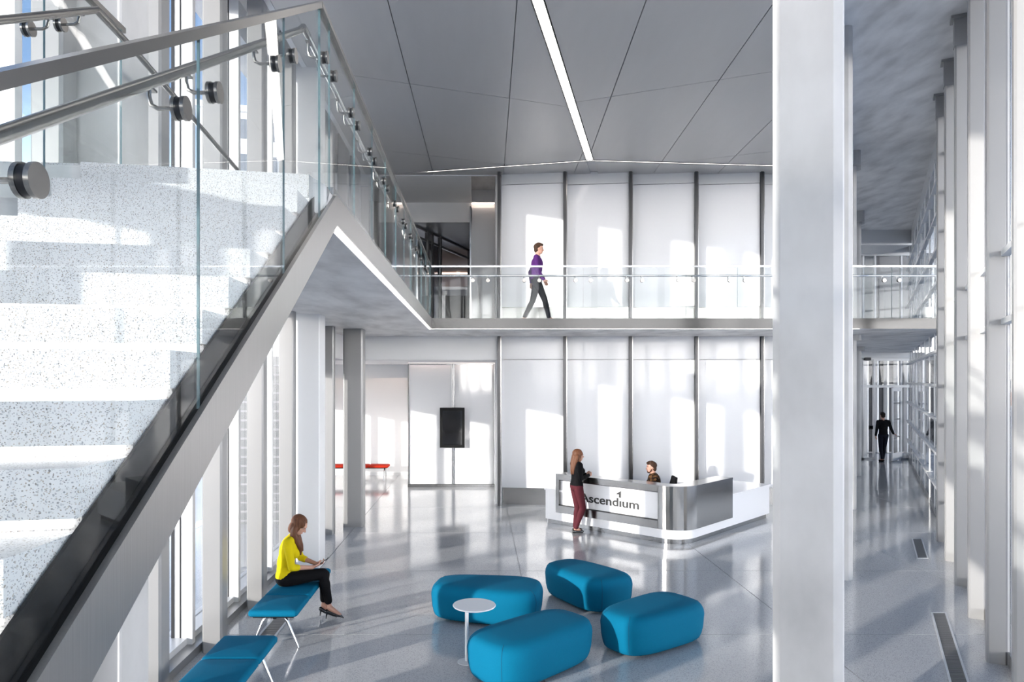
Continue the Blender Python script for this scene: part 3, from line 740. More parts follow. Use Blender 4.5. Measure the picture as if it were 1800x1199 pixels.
# benches
def rounded_cushion(x0, x1, y0, y1, z0, z1, c=.03, crown=.012):
    mb_ = MB(); n = 10; vs = []; fs = []
    prof = [(z0, .012), (z0+.012, .002), ((z0+z1)/2, 0), (z1-.018, .004), (z1-.004, .018), (z1, .04)]
    def ring(z, ins):
        r = []; cc = .035
        for (cx, cy, a0) in ((x1-ins-cc, y1-ins-cc, 0), (x0+ins+cc, y1-ins-cc, 90), (x0+ins+cc, y0+ins+cc, 180), (x1-ins-cc, y0+ins+cc, 270)):
            for q in range(4):
                a = R(a0+30*q); r.append((cx+cc*math.cos(a), cy+cc*math.sin(a), z))
        return r
    rs = [ring(z, i) for z, i in prof]; m_ = len(rs[0])
    rs.append([((p[0]+(x0+x1)/2)/2, (p[1]+(y0+y1)/2)/2, z1+crown) for p in rs[-1]])
    for r in rs: vs += r
    for i in range(len(rs)-1):
        for j in range(m_): fs.append([i*m_+j, i*m_+(j+1) % m_, (i+1)*m_+(j+1) % m_, (i+1)*m_+j])
    fs.append(list(range(m_))[::-1]); fs.append([(len(rs)-1)*m_+j for j in range(m_)])
    mb_.add(vs, fs); return mb_
def bench(x, y, rz, label, fabric, n=3, w=.55, seg=.61, group='upholstered benches'):
    """runs along local +Y from the origin (near end)"""
    t = thing('bench', label, 'bench', (x, y, 0), rz, group)
    Ln = n*seg
    for k in range(n):
        rounded_cushion(-w/2, w/2, k*seg+.002, (k+1)*seg-.002, .385, .455).build('cushion', M[fabric], t, 50)
    MB().box(-w/2+.05, w/2-.05, .04, Ln-.04, .365, .386).build('seat_pan', M['black'], t)
    MB().tube([(0, .1, .345), (0, Ln-.1, .345)], .022, 10).build('beam', M['bright'], t, 40)
    for yy in (.13, Ln-.13):
        MB().box(-.10, .10, yy-.03, yy+.03, .335, .366).build('leg_bracket', M['bright'], t)
        for s_ in (-1, 1):
            MB().tube([(s_*.06, yy, .352), (s_*.10, yy, .345), (s_*.135, yy, .30), (s_*.26, yy, .004)], [.018, .019, .019, .012], 10).build('leg', M['bright'], t, 40)
    return t
bench(-2.285, 7.85, 0, 'blue upholstered bench the woman in yellow sits on', 'blue')
bench(-2.285, 5.30, 0, 'empty blue bench nearest the stair, in front of the other', 'blue')
bench(-2.72, 21.55, R(90), 'red upholstered bench against the far white wall', 'red', 4, .5, .6)

# monitor
t = thing('wall_monitor', 'black upright monitor mounted on the glossy white panels', 'monitor', (-.75, 19.96, 1.68))
MB().box(-.345, .345, -.085, -.02, -.56, .56).build('casing', M['black'], t, bevel=.006)
MB().box(-.275, .275, -.088, -.0852, -.48, .48).build('screen', M['screen'], t)
MB().box(-.2, .2, -.02, .03, -.3, .3).build('mount', M['black'], t)

# reception desk
C = Vector((3.66, 12.78, 0)); Aa = Vector((-.717, .697, 0)).normalized(); Bb = Vector((-Aa.y*-1, -Aa.x, 0))
Bb = Vector((.697, .717, 0)).normalized()
def dp(i, j): q = C+Aa*i+Bb*j; return (q.x, q.y)
def dpath(o, i0, j1, Rr=.45):
    r = Rr-o; pts = [dp(i0, o)] if i0 > Rr else []
    for q in range(13):
        a = R(90*q/12); pts.append(dp(Rr-r*math.sin(a), Rr-r*math.cos(a)))
    if j1 > Rr: pts.append(dp(o, j1))
    return pts
def dring(o0, o1, i0, j1, z0, z1, mb_=None):
    mb_ = mb_ or MB()
    a, b = dpath(o0, i0, j1), dpath(o1, i0, j1)
    for k in range(len(a)-1): mb_.prism([a[k], a[k+1], b[k+1], b[k]], z0, z1)
    return mb_
dk = thing('reception_desk', 'L-shaped white reception desk with a steel front and rounded corner', 'desk', (C.x+.3, C.y+.6, 0), 0, world=True)
dring(.05, .12, 3.12, 3.80, 0, .10).build('toe_kick', M['steel'], dk, 40)
dring(.0, .06, 3.15, 3.85, .10, .27).build('base_panel', M['panel'], dk, 40)
def dbox(i0, i1, j0, j1, z0, z1, mb_=None): return (mb_ or MB()).prism([dp(i0, j0), dp(i1, j0), dp(i1, j1), dp(i0, j1)], z0, z1)
dbox(2.85, 3.15, .0, .06, .27, .70).build('base_panel', M['panel'], dk)
dbox(.0, .06, 1.95, 3.85, .27, .70).build('base_panel', M['panel'], dk)
dbox(3.11, 3.15, .06, .80, .0, .70).build('end_panel', M['white'], dk)
dbox(.06, .85, 3.81, 3.85, .0, .70).build('end_panel', M['mull'], dk)
dbox(2.4, 3.17, -.02, .82, .70, .735).build('low_counter', M['panel'], dk)
dbox(-.02, .87, 1.9, 3.87, .70, .735).build('low_counter', M['panel'], dk)
dring(.06, .8, 2.4, 1.9, .70, .73).build('work_surface', M['white'], dk, 40)
# steel band
dring(-.04, .05, .48, 1.95, .27, 1.04).build('steel_front', M['steel'], dk, 40)
fr = MB(); dbox(.484, 2.85, -.04, .05, .95, 1.04, fr); dbox(.484, 2.85, -.04, .05, .27, .42, fr); dbox(2.77, 2.85, -.04, .05, .42, .95, fr)
fr.build('front_frame', M['steel'], dk)
fi = MB(); dbox(.484, 2.77, -.015, .05, .935, .95, fi); dbox(.484, 2.77, -.015, .05, .42, .435, fi); fi.build('frame_reveal', M['darkmetal'], dk)
dbox(.45, 2.80, .02, .045, .40, .97).build('logo_panel', M['panel'], dk)
dring(-.045, .30, 2.85, 1.95, 1.04, 1.072).build('counter_top', M['steel'], dk, 40)
dbox(2.83, 2.853, .05, .30, .73, 1.04).build('steel_end', M['steel'], dk)
dbox(.05, .30, 1.927, 1.952, .73, 1.04).build('steel_end', M['steel'], dk)
# lettering
def text_mesh(body, ext, offs):
    cu = bpy.data.curves.new('lettering', 'FONT'); cu.body = body; cu.extrude = ext; cu.offset = offs; cu.size = 1
    o = bpy.data.objects.new('tmp', cu); COL.objects.link(o); bpy.context.view_layer.update()
    dg = bpy.context.evaluated_depsgraph_get(); me = bpy.data.meshes.new_from_object(o.evaluated_get(dg)); bpy.data.objects.remove(o)
    return me
me = text_mesh('Ascend\u0131um', 0.02, .015)
xs_ = [v.co.x for v in me.vertices]; w_ = max(xs_)-min(xs_); x0_ = min(xs_)
U = -Aa; nout = -Bb
org = C+Aa*2.27+Bb*.0195; org.z = .565
sx = 1.36/w_; sy = .235
for v in me.vertices:
    p = org + U*((v.co.x-x0_)*sx) + Vector((0, 0, 1))*(v.co.y*sy) + nout*(v.co.z*.25+.004); v.co = p
me.materials.clear(); me.materials.append(M['letter'])
link('lettering', me, dk)
def dpoly(pts, z0=None):
    return [org+U*a+Vector((0, 0, b))+nout*.0 for a, b in pts]
ax = .93
MB().prism3(dpoly([(ax-.085, .235), (ax+.034, .305), (ax+.034, .175), (ax-.008, .175), (ax-.008, .235)]), nout*.012).build('logo_arrow', M['letter'], dk)

# desk chair
ch = thing('office_chair', 'black office chair behind the reception desk', 'chair', (3.66, 14.62, 0))
MB().box(-.24, .24, -.24, .24, .43, .50).build('seat', M['blackcloth'], ch, bevel=.03)
bk = MB(); bk.prism3([(.27, -.21, .60), (.27, .21, .60), (.29, .22, .80), (.34, .17, 1.03), (.34, -.17, 1.03), (.29, -.22, .80)], (.045, 0, .0)); bk.build('backrest', M['blackcloth'], ch, bevel=.015)
MB().tube([(.22, 0, .44), (.33, 0, .46), (.345, 0, .70)], .02, 8).build('back_support', M['black'], ch, 40)
MB().tube([(0, 0, .06), (0, 0, .43)], .028, 12).build('column', M['black'], ch, 40)
for k in range(5):
    a = 2*math.pi*k/5; MB().tube([(0, 0, .08), (.29*math.cos(a), .29*math.sin(a), .055)], [.025, .015], 8).build('base_spoke', M['black'], ch)
    MB().tube([(.29*math.cos(a)-.02*math.sin(a), .29*math.sin(a)+.02*math.cos(a), .028), (.29*math.cos(a)+.02*math.sin(a), .29*math.sin(a)-.02*math.cos(a), .028)], .028, 12).build('caster', M['black'], ch, 40)

# small items
t = thing('table_lamp', 'small white cylindrical lamp at the right end of the gallery floor', 'lamp', (9.72, 15.4, MZ))
MB().lathe([(.08, 0), (.08, .012), (.015, .02), (.012, .10)], n=20).build('base', M['white'], t, 40)
MB().lathe([(.085, .09), (.09, .095), (.09, .31), (.085, .315), (0, .315)], n=28).build('shade', M['white'], t, 40)
t = thing('power_outlet', 'steel double socket plate on the white mullion left of the stair', 'socket', (-3.22, 4.838, 4.24))
MB().box(-.05, .05, -.012, 0, -.055, .055).build('plate', M['rail'], t, bevel=.003)
for s_ in (-1, 1):
    MB().tube([(s_*.023, -.0125, .012), (s_*.023, -.0135, .012)], .013, 12).build('socket_face', M['black'], t)
    MB().box(s_*.023-.007, s_*.023+.007, -.0135, -.0125, -.03, -.02).build('slot', M['black'], t)
t = thing('card_reader', 'black card reader on the frame left of the corridor door', 'card reader', (14.86, 26.99, 1.22))
MB().box(-.08, .08, -.04, 0, -.07, .07).build('casing', M['black'], t, bevel=.008)
MB().box(-.05, .05, -.043, -.0405, -.02, .045).build('reader_face', M['screen'], t)
t = thing('door_closer', 'dark closer box on the header above the corridor screen', 'door closer', (14.7, 26.95, 3.82))
MB().box(-.12, .12, -.08, 0, -.05, .05).build('casing', M['gasket'], t, bevel=.01)
MB().tube([(.0, -.04, -.05), (.22, -.08, -.045)], .012, 6).build('arm', M['sill'], t)
t = thing('office_cabinet', 'black cabinet standing inside the dark upper office', 'cabinet', (-.62, 22.2, MZ))
MB().box(-.42, .12, -.25, .25, 0, 1.35).build('body', M['gasket'], t)
MB().box(.14, .42, -.25, .25, 0, 1.35).build('body', M['gasket'], t)

# outside
def far_building(x, y, w, d, h, rz, label, m_, rows, cols):
    t = thing('far_building', label, 'building', (x, y, -1.0), rz)
    MB().box(-w/2, w/2, -d/2, d/2, 0, h).build('wall', M[m_], t)
    MB().box(-w/2-.3, w/2+.3, -d/2-.3, d/2+.3, h, h+.5).build('roof', M['mull'], t)
    me = MB().box(-w/cols*.32, w/cols*.32, -.1, .05, 0, h/rows*.55).mesh('window', [M['farwin']])
    for r in range(rows):
        for c in range(cols):
            o = link('window', me, t); o.location = (-w/2+w/cols*(c+.5), -d/2, h/rows*(r+.25))
    return t
far_building(88, 118, 30, 12, 2.2, R(-35), 'low brown brick building across the snow on the right', 'brick', 1, 8)
far_building(150, 190, 80, 12, 4.0, R(-35), 'long pale building on the horizon beyond the right posts', 'farwall', 1, 14)
far_building(-21, 66, 9, 10, 27, R(20), 'pale neighbouring block seen high between the left posts', 'farwall', 9, 4)
tl = MB()
rr = random.Random(3)
for k in range(420):
    a = R(-80+250*k/420); d_ = 300+rr.uniform(-20, 30); x, y = d_*math.sin(a), d_*math.cos(a)
    h = rr.uniform(4.5, 9.5); w_ = rr.uniform(.8, 2.2)
    for q in range(3):
        b = rr.uniform(0, 6.28)
        tl.prism3([(x-w_*math.cos(b), y-w_*math.sin(b), -1), (x+w_*math.cos(b), y+w_*math.sin(b), -1), (x+w_*.4*math.cos(b), y+w_*.4*math.sin(b), -1+h*.7), (x, y, -1+h)], (.15*math.sin(b), .15*math.cos(b), 0))
o = tl.build('treeline', M['bark']); tag(o, 'bare winter trees along the horizon', 'trees', kind='stuff')
# ================================================================ PEOPLE
def cap_geo(mb_, p0, r0, p1, r1, n=14):
    p0, p1 = Vector(p0), Vector(p1); d = (p1-p0); ln = d.length
    d = d.normalized() if ln > 1e-6 else Vector((0, 0, 1))
    x = d.orthogonal().normalized(); y = d.cross(x); rings = []
    for a in (-80, -55, -28, 0): rings.append((p0+d*r0*math.sin(R(a)), r0*math.cos(R(a))))
    for a in (0, 28, 55, 80): rings.append((p1+d*r1*math.sin(R(a)), r1*math.cos(R(a))))
    vs = []; fs = []
    for c, r in rings:
        for j in range(n): vs.append(c+(x*math.cos(2*math.pi*j/n)+y*math.sin(2*math.pi*j/n))*r)
    for i in range(len(rings)-1):
        for j in range(n): fs.append([i*n+j, i*n+(j+1) % n, (i+1)*n+(j+1) % n, (i+1)*n+j])
    fs += [list(range(n))[::-1], [(len(rings)-1)*n+j for j in range(n)]]
    mb_.add(vs, fs)
def ell_geo(mb_, c, r, rot=None, nu=20, nv=12):
    rot = rot or Matrix.Identity(3); c = Vector(c); vs = []; fs = []
    for i in range(1, nv):
        a = math.pi*i/nv-math.pi/2
        for j in range(nu):
            b = 2*math.pi*j/nu; vs.append(c+rot @ Vector((r[0]*math.cos(a)*math.cos(b), r[1]*math.cos(a)*math.sin(b), r[2]*math.sin(a))))
    vs += [c+rot @ Vector((0, 0, -r[2])), c+rot @ Vector((0, 0, r[2]))]; s_, n_ = len(vs)-2, len(vs)-1
    for i in range(nv-2):
        for j in range(nu): fs.append([i*nu+j, i*nu+(j+1) % nu, (i+1)*nu+(j+1) % nu, (i+1)*nu+j])
    for j in range(nu): fs.append([s_, (j+1) % nu, j]); fs.append([n_, (nv-2)*nu+j, (nv-2)*nu+(j+1) % nu])
    mb_.add(vs, fs)
def blob(name, prims, vox, m_, parent, smooth=4, dec=.4):
    mb_ = MB()
    for p in prims:
        if p[0] == 'c': cap_geo(mb_, *p[1:])
        else: ell_geo(mb_, *p[1:])
    me = mb_.mesh(name+'_src', m_)
    o = bpy.data.objects.new('tmp', me); COL.objects.link(o)
    r = o.modifiers.new('r', 'REMESH'); r.mode = 'VOXEL'; r.voxel_size = vox
    if smooth: s_ = o.modifiers.new('s', 'SMOOTH'); s_.factor = .5; s_.iterations = smooth
    if dec < 1: d_ = o.modifiers.new('d', 'DECIMATE'); d_.ratio = dec
    bpy.context.view_layer.update(); dg = bpy.context.evaluated_depsgraph_get()
    out = bpy.data.meshes.new_from_object(o.evaluated_get(dg)); out.name = name
    bpy.data.objects.remove(o); bpy.data.meshes.remove(me)
    out.materials.clear(); out.materials.append(m_)
    out.polygons.foreach_set('use_smooth', [True]*len(out.polygons))
    return link(name, out, parent)
def lerp(a, b, t): return Vector(a)*(1-t)+Vector(b)*t
def basis(z, xhint=(1, 0, 0)):
    z = Vector(z).normalized(); x = Vector(xhint); x = (x-z*x.dot(z)).normalized(); y = z.cross(x)
    return Matrix((x, y, z)).transposed()
def hand(wrist, d, palm_n, thumb_dir, curl=.5, k=1.0):
    """palm with four unequal fingers and a thumb leaving its side"""
    w = Vector(wrist); d = Vector(d).normalized(); n = Vector(palm_n); n = (n-d*n.dot(d)).normalized()
    s_ = Vector(thumb_dir); s_ = (s_-d*s_.dot(d)-n*s_.dot(n)).normalized()
    pr = [('e', w+d*.048*k, (.05*k, .038*k, .016*k), Matrix((d, s_, n)).transposed())]
    for q, (off_, ln) in enumerate(((.029, .070), (.010, .078), (-.009, .072), (-.027, .056))):
        b = w+d*(.082-.004*abs(q-1))*k+s_*off_*k
        a1 = curl*.8; a2 = curl*1.9
        e1 = b+(d*math.cos(a1)+n*math.sin(a1)+s_*off_*1.5)*ln*.52*k
        e2 = e1+(d*math.cos(a2)+n*math.sin(a2)+s_*off_*1.0)*ln*.48*k
        pr += [('c', b-d*.02*k, .0088*k, e1, .0082*k), ('c', e1, .0082*k, e2, .0068*k)]
    tb = w+d*.022*k+s_*.026*k; t1 = tb+(d*.62+s_*.62+n*.35).normalized()*.04*k; t2 = t1+(d*.85+s_*.25+n*.45).normalized()*.03*k
    pr += [('c', tb, .0125*k, t1, .0105*k), ('c', t1, .0105*k, t2, .0085*k)]
    return pr
def head_prims(c, rot, k=1.0, male=False):
    c = Vector(c); f = lambda x, y, z: c+rot @ (Vector((x, y, z))*k)
    e = lambda p, r: ('e', f(*p), tuple(q*k for q in r), rot)
    pr = [e((-.012, 0, .03), (.098, .076, .088)), e((.018, 0, -.02), (.070, .060, .085)), e((.045, 0, -.078), (.034, .036 if not male else .042, .026)),
          e((.03, .03, -.055), (.045, .025, .045)), e((.03, -.03, -.055), (.045, .025, .045)),
          e((.072, 0, .035), (.020, .050, .012)),
          ('c', f(.080, 0, .018), .008*k, f(.103, 0, -.022), .0115*k), e((.095, .009, -.026), (.010, .008, .007)), e((.095, -.009, -.026), (.010, .008, .007)),
          e((.077, 0, -.052), (.009, .020, .006)), e((.075, 0, -.063), (.009, .017, .007)),
          e((.046, .034, -.016), (.026, .022, .022)), e((.046, -.034, -.016), (.026, .022, .022)),
          e((-.005, .076, -.005), (.016, .008, .028)), e((-.005, -.076, -.005), (.016, .008, .028))]
    return pr
def person(label, loc, rz, P, S):
    t = thing('person', label, 'person', loc, rz)
    V = {k_: Vector(v) for k_, v in P.items() if isinstance(v, tuple) and not k_.startswith('hand')}
    fk = S.get('fem', False); K = S.get('k', 1.0)
    hr = Euler((0, R(P.get('pitch', 0)), R(P.get('yaw', 0))), 'XYZ').to_matrix()
    hc = V['head']
    sh_w = .045 if fk else .053
    spine1 = (V['waist']-V['pelvis']).normalized(); spine2 = (V['chest']-V['waist']).normalized()
    b1, b2 = basis(spine1), basis(spine2)
    tor = []
    def torso(g):
        pr = [('e', V['pelvis'], ((.112 if fk else .115)*K+g, (.158 if fk else .150)*K+g, .125*K+g), b1),
              ('e', V['waist'], ((.088 if fk else .108)*K+g, (.118 if fk else .142)*K+g, .15*K+g), b1),
              ('e', V['chest'], ((.108 if fk else .122)*K+g, (.148 if fk else .172)*K+g, .175*K+g), b2)]
        pr += [('c', lerp(V['shL'], V['shR'], .08), .05*K+g, lerp(V['shL'], V['shR'], .92), .05*K+g)]
        for s_ in 'LR': pr += [('c', V['sh'+s_], .054*K+g, lerp(V['sh'+s_], V['chest'], .5), .07*K+g), ('c', V['neck']-Vector((0, 0, .035)), .046*K+g, lerp(V['neck'], V['sh'+s_], .72), .046*K+g)]
        pr += [('e', lerp(V['pelvis'], V['waist'], .55), ((.094 if fk else .112)*K+g, (.130 if fk else .147)*K+g, .11*K+g), b1),
               ('e', lerp(V['waist'], V['chest'], .5), ((.094 if fk else .115)*K+g, (.126 if fk else .155)*K+g, .13*K+g), b2)]
        if fk:
            for y in (-.055, .055): pr += [('e', V['chest']+b2 @ Vector((.085*K, y*K, -.02*K)), (.05*K+g, .055*K+g, .055*K+g), b2)]
        return pr
    neck = [('c', V['neck']-Vector((0, 0, .03)), .052*K if fk else .06*K, hc+hr @ Vector((-.02, 0, -.06))*K, .047*K if fk else .056*K)]
    def arm(s_, g, f0=0, f1=1):
        pr = [('c', V['sh'+s_], sh_w*K+.004+g, V['el'+s_], (.036 if fk else .043)*K+g)]
        if f1 > 0: pr += [('c', V['el'+s_], (.036 if fk else .042)*K+g, lerp(V['el'+s_], V['wr'+s_], f1), ((.036 if fk else .042)*(1-f1)+(.024 if fk else .030)*f1)*K+g)]
        return pr
    def leg(s_, g, f1=1):
        return [('c', V['hip'+s_], (.086 if fk else .088)*K+g, V['kn'+s_], .056*K+g), ('e', lerp(V['kn'+s_], V['an'+s_], .3), (.055*K+g, .053*K+g, .13*K+g), basis(V['kn'+s_]-V['an'+s_])),
                ('c', V['kn'+s_], .055*K+g, lerp(V['kn'+s_], V['an'+s_], f1), (.055*(1-f1)+.036*f1)*K+g)]
    body = torso(-.012)+neck+head_prims(hc, hr, K, not fk)
    for s_ in 'LR':
        body += arm(s_, 0)+leg(s_, -.008)
        hd = P['hand'+s_]; body += hand(V['wr'+s_], hd[0], hd[1], hd[2], hd[3], K*(.95 if fk else 1.06))
        body += [('c', V['wr'+s_], .026*K, V['wr'+s_]+Vector(hd[0]).normalized()*.02, .024*K)]
        an, toe = V['an'+s_], V['toe'+s_]
        body += [('c', an, .036*K, lerp(an, toe, .12)-Vector((0, 0, .0)), .034*K), ('c', lerp(an, toe, .1), .034*K, toe, .02*K)]
    blob('body', body, S.get('vox', .005), M['skin'], t, 3, .35)
    top = torso(.012)
    for s_ in 'LR': top += arm(s_, .009, 0, S.get('sleeve', .93))
    top += [('e', V['neck']-Vector((.0, 0, .045)), (.075*K, .085*K, .03), b2)]
    if S.get('collar'): top += [('e', V['neck']-Vector((0, 0, .005)), (.068*K, .07*K, .028), b2)]
    blob(S.get('topname', 'sweater'), top, .007, M[S['top']], t, 4, .35)
    bot = [('e', V['pelvis']-spine1*.015, ((.118 if fk else .12)*K+.008, (.164 if fk else .155)*K+.008, .115*K), b1)]
    for s_ in 'LR': bot += leg(s_, .010, S.get('trouser', .93))
    blob('trousers', bot, .007, M[S['bottom']], t, 4, .35)
    for s_ in 'LR':
        an, toe = V['an'+s_], V['toe'+s_]; d = (toe-an); flat = Vector((d.x, d.y, 0)).normalized()
        heel = P.get('heel', .0)
        hb = an-flat*.035+Vector((0, 0, -.055*K))
        if heel:
            pr = [('c', hb+Vector((0, 0, .005)), .030*K, lerp(hb, toe, .5)-Vector((0, 0, .008)), .030*K), ('c', lerp(hb, toe, .5)-Vector((0, 0, .008)), .031*K, toe-Vector((0, 0, .006)), .022*K), ('c', toe-Vector((0, 0, .006)), .022, toe+d.normalized()*.055-Vector((0, 0, .008)), .006)]
            sh = blob('shoe', pr, .005, M[S['shoe']], t, 2, .6)
            MB().tube([hb+Vector((0, 0, -.005)), hb-flat*.012+Vector((0, 0, -heel))], [.014, .005], 8).build('heel', M[S['shoe']], sh)
        else:
            pr = [('c', hb+Vector((0, 0, .0)), .036*K, toe+Vector((0, 0, -.0)), .034*K), ('e', lerp(hb, toe, .55), (.12*K, .042*K, .022), basis((0, 0, 1), flat))]
            blob('shoe', pr, .006, M[S['shoe']], t, 2, .6)
    # hair
    f = lambda x, y, z: hc+hr @ (Vector((x, y, z))*K)
    e = lambda p, r: ('e', f(*p), tuple(q*K for q in r), hr)
    if S['hair'][1] == 'long':
        hp = [e((-.034, 0, .045), (.098, .088, .092)), e((-.026, 0, .075), (.092, .080, .062)), e((-.052, 0, -.035), (.062, .084, .10))] + [e((-.012, y_, -.015), (.05, .024, .085)) for y_ in (-.066, .066)] + [e((.018, y_, .05), (.05, .022, .05)) for y_ in (-.058, .058)]
        for pts in P['locks']:
            for a, b in zip(pts[:-1], pts[1:]): hp += [('c', Vector(a[:3]), a[3], Vector(b[:3]), b[3])]
        blob('hair', hp, .006, M[S['hair'][0]], t, 5, .4)
    else:
        hp = [e((-.032, 0, .050), (.094, .084, .082)), e((-.005, 0, .088), (.092, .070, .045)), e((-.06, 0, -.01), (.052, .074, .075)), e((.055, .0, .100), (.04, .055, .024))]
        rr_ = random.Random(5)
        for q in range(0 if S.get('plain') else 26):
            a = rr_.uniform(0, 6.28); z = rr_.uniform(.08, .125); hp.append(e((.055*math.cos(a)-.01, .05*math.sin(a), z), (.028, .024, .018)))
        blob('hair', hp, .006, M[S['hair'][0]], t, 4, .5)
        if S.get('beard'):
            bp = [e((.046, 0, -.082), (.040, .045, .029)), e((.079, 0, -.042), (.009, .024, .005))]
            for y_ in (-1, 1): bp += [('c', f(.004, .064*y_, -.022), .010, f(.022, .056*y_, -.062), .013), ('c', f(.022, .056*y_, -.062), .013, f(.055, .026*y_, -.088), .014)]
            blob('beard', bp, .006, M[S['hair'][0]], t, 2, .6)
    for y in (-.031, .031):
        eb = MB(); ell_geo(eb, f(.069, y, .008), (.0085*K, .0125*K, .006*K), hr, 10, 6); ey = eb.build('eye', M['eyewhite'], t, 60)
        ib = MB(); ell_geo(ib, f(.0762, y, .008), (.0022*K, .0055*K, .0055*K), hr, 8, 6); ib.build('iris', M['iris'], ey, 60)
        wb = MB(); cap_geo(wb, f(.0815, y-.014, .028), .0032*K, f(.0815, y+.014, .029), .0032*K, 6); wb.build('eyebrow', M[S['hair'][0]], t, 60)
    lb = MB(); ell_geo(lb, f(.0815, 0, -.0575), (.006*K, .018*K, .008*K), hr, 12, 6); lb.build('lips', M['lip'], t, 60)
    return t
# seated woman with phone
Pw = dict(pelvis=(0, 0, .565), waist=(-.005, 0, .72), chest=(.045, 0, .90), neck=(.095, 0, 1.06), head=(.165, 0, 1.185), pitch=34, yaw=-6,
    shL=(.06, .155, 1.005), shR=(.05, -.155, 1.005), elL=(.16, .20, .74), elR=(.10, -.20, .715), wrL=(.37, .06, .69), wrR=(.33, -.07, .68),
    hipL=(.02, .085, .545), hipR=(.02, -.085, .545), knL=(.47, .075, .545), knR=(.46, -.03, .59), anL=(.46, .07, .165), anR=(.54, .0, .15), toeL=(.58, .055, .055), toeR=(.67, -.02, .06),
    handL=((1, -.35, .25), (0, -.4, .6), (.2, -1, .4), .55), handR=((1, .35, .28), (0, .3, .7), (.3, 1, .3), .6), heel=.085)
Pw['locks'] = [[(.125, -.075, 1.17, .034), (.115, -.085, 1.09, .034), (.15, -.075, 1.0, .036), (.185, -.06, .92, .028), (.19, -.055, .84, .012)],
    [(.13, .07, 1.16, .034), (.14, .07, 1.07, .034), (.17, .06, .97, .03), (.185, .04, .87, .014)],
    [(.115, -.05, 1.15, .045), (.10, -.07, 1.085, .04)], [(.16, -.07, 1.06, .024), (.20, -.055, .97, .022), (.215, -.05, .89, .012)]]
person('seated woman in a yellow top and black trousers looking at her phone', (-2.41, 8.86, 0), R(7), Pw, dict(fem=True, top='yellow', bottom='blackcloth', shoe='blackleather', hair=('hair_auburn', 'long'), sleeve=.28, trouser=.80))
t = thing('phone', 'dark phone held by the seated woman in yellow', 'phone', (-1.955, 8.925, .735), R(7))
pm_ = MB().box(-.07, .07, -.036, .036, -.004, .004).build('case', M['black'], t, bevel=.003); pm_.rotation_euler = (0, R(-32), 0)
q = MB().box(-.062, .062, -.032, .032, .0042, .0047).build('screen', M['screen'], t); q.rotation_euler = (0, R(-32), 0)
# standing woman at the desk
Pd = dict(pelvis=(0, 0, .93), waist=(.0, 0, 1.07), chest=(.01, 0, 1.235), neck=(.015, 0, 1.385), head=(.045, 0, 1.51), pitch=4, yaw=-8,
    shL=(.0, .155, 1.335), shR=(-.005, -.155, 1.335), elL=(.03, .20, 1.09), elR=(.0, -.20, 1.08), wrL=(.26, .09, 1.125), wrR=(.25, -.05, 1.12),
    hipL=(0, .085, .89), hipR=(0, -.085, .89), knL=(.06, .075, .48), knR=(.10, -.08, .49), anL=(.0, .07, .085), anR=(-.06, -.08, .085), toeL=(.13, .08, .028), toeR=(.07, -.10, .028),
    handL=((1, -.5, .15), (0, -1, .1), (.2, 0, 1), .9), handR=((1, .5, .25), (0, 1, .1), (.2, 0, 1), .7))
Pd['locks'] = [[(-.02, -.06, 1.50, .05), (-.055, -.07, 1.38, .042), (-.085, -.06, 1.26, .032), (-.10, -.055, 1.16, .014)], [(-.02, .06, 1.50, .05), (-.055, .07, 1.38, .042), (-.08, .06, 1.24, .026)],
    [(-.03, 0, 1.5, .07), (-.07, 0, 1.36, .055), (-.10, 0, 1.24, .035), (-.11, 0, 1.15, .014)], [(.03, -.075, 1.46, .022), (.03, -.085, 1.36, .022), (.02, -.09, 1.28, .012)]]
person('standing woman in a black sweater and maroon trousers leaning on the desk', (1.93, 14.08, 0), R(18), Pd, dict(fem=True, top='blackcloth', bottom='maroon', shoe='blackleather', hair=('hair_auburn', 'long'), sleeve=.95, trouser=.95))
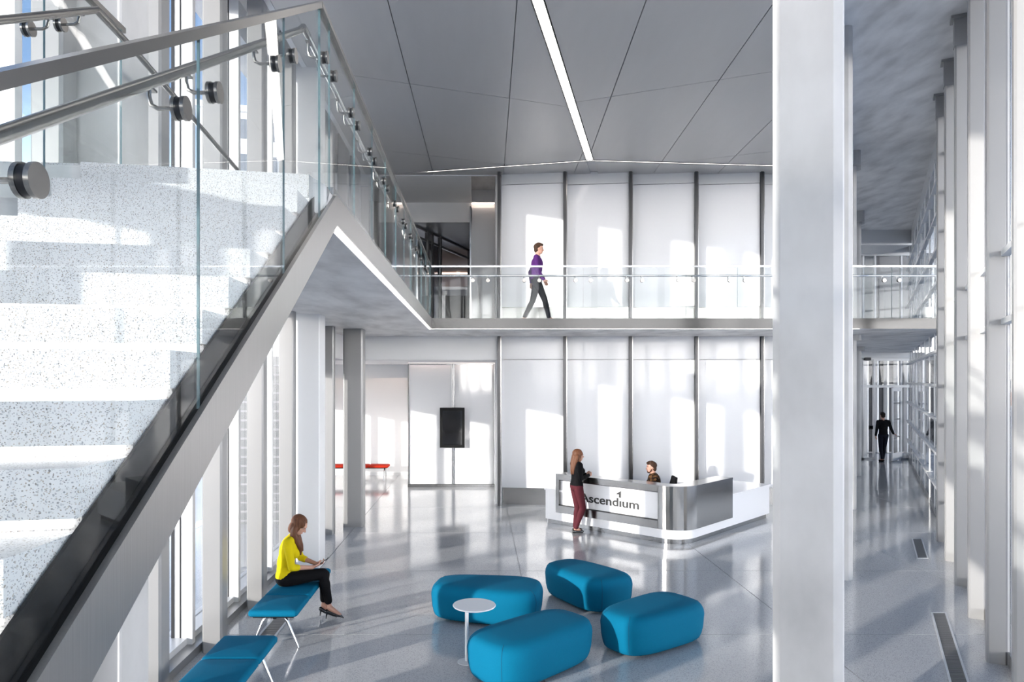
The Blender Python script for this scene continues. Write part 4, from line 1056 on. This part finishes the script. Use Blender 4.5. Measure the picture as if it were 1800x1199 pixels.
# receptionist
Pr = dict(pelvis=(0, 0, .60), waist=(.0, 0, .74), chest=(.02, 0, .93), neck=(.04, 0, 1.09), head=(.08, 0, 1.205), pitch=2, yaw=8,
    shL=(.02, .18, 1.015), shR=(.02, -.18, 1.015), elL=(.16, .22, .79), elR=(.16, -.22, .79), wrL=(.38, .12, .77), wrR=(.38, -.12, .77),
    hipL=(.02, .09, .57), hipR=(.02, -.09, .57), knL=(.45, .11, .56), knR=(.45, -.11, .56), anL=(.42, .11, .10), anR=(.42, -.11, .10), toeL=(.57, .12, .04), toeR=(.57, -.12, .04),
    handL=((1, -.2, 0), (0, 0, -1), (0, -1, 0), .4), handR=((1, .2, 0), (0, 0, -1), (0, 1, 0), .4))
person('bearded man in a brown patterned shirt seated behind the desk', (3.62, 14.62, 0), R(172), Pr, dict(top='camo', topname='shirt', bottom='navy', shoe='blackcloth', hair=('hair_brown', 'short'), beard=True, collar=True, vox=.006))
# man walking on the gallery
Pg = dict(pelvis=(0, 0, .96), waist=(.0, 0, 1.10), chest=(.01, 0, 1.29), neck=(.02, 0, 1.47), head=(.055, 0, 1.63), pitch=2, yaw=0,
    shL=(.03, .18, 1.42), shR=(-.02, -.18, 1.42), elL=(-.12, .22, 1.15), elR=(.0, -.22, 1.13), wrL=(-.10, .2, .91), wrR=(.15, -.2, .93),
    hipL=(.02, .09, .93), hipR=(-.01, -.09, .93), knL=(-.08, .09, .50), knR=(.17, -.09, .51), anL=(-.27, .085, .12), anR=(.27, -.085, .095), toeL=(-.13, .09, .03), toeR=(.42, -.09, .055),
    handL=((0, 0, -1), (0, -1, 0), (1, 0, 0), .5), handR=((.5, 0, -1), (0, 1, 0), (1, 0, .5), .6))
person('man in a purple shirt and dark trousers walking along the gallery', (1.27, 15.7, MZ), R(0), Pg, dict(top='purple', topname='shirt', bottom='charcoal', shoe='blackcloth', hair=('hair_brown', 'short'), collar=True, vox=.006))
# man at the corridor door, seen from behind
Pm = dict(pelvis=(0, 0, 1.0), waist=(.0, 0, 1.15), chest=(.01, 0, 1.35), neck=(.02, 0, 1.54), head=(.05, 0, 1.70), pitch=0, yaw=-6,
    shL=(.0, .19, 1.48), shR=(.0, -.19, 1.48), elL=(-.02, .25, 1.19), elR=(-.05, -.27, 1.20), wrL=(.08, .23, .96), wrR=(-.02, -.37, 1.03),
    hipL=(0, .095, .97), hipR=(0, -.095, .97), knL=(.03, .08, .52), knR=(.05, -.07, .53), anL=(-.02, .05, .09), anR=(.10, -.05, .09), toeL=(.13, .07, .03), toeR=(.24, -.07, .03),
    handL=((0, 0, -1), (0, -1, 0), (1, 0, 0), .5), handR=((-.2, -.7, -.3), (.2, 0, -.8), (.6, -.2, .5), .8))
person('man in dark clothes seen from behind holding the open corridor door', (14.95, 26.3, 0), R(90), Pm, dict(top='blackcloth', bottom='navy', shoe='blackcloth', hair=('hair_dark', 'short'), plain=True, vox=.007))
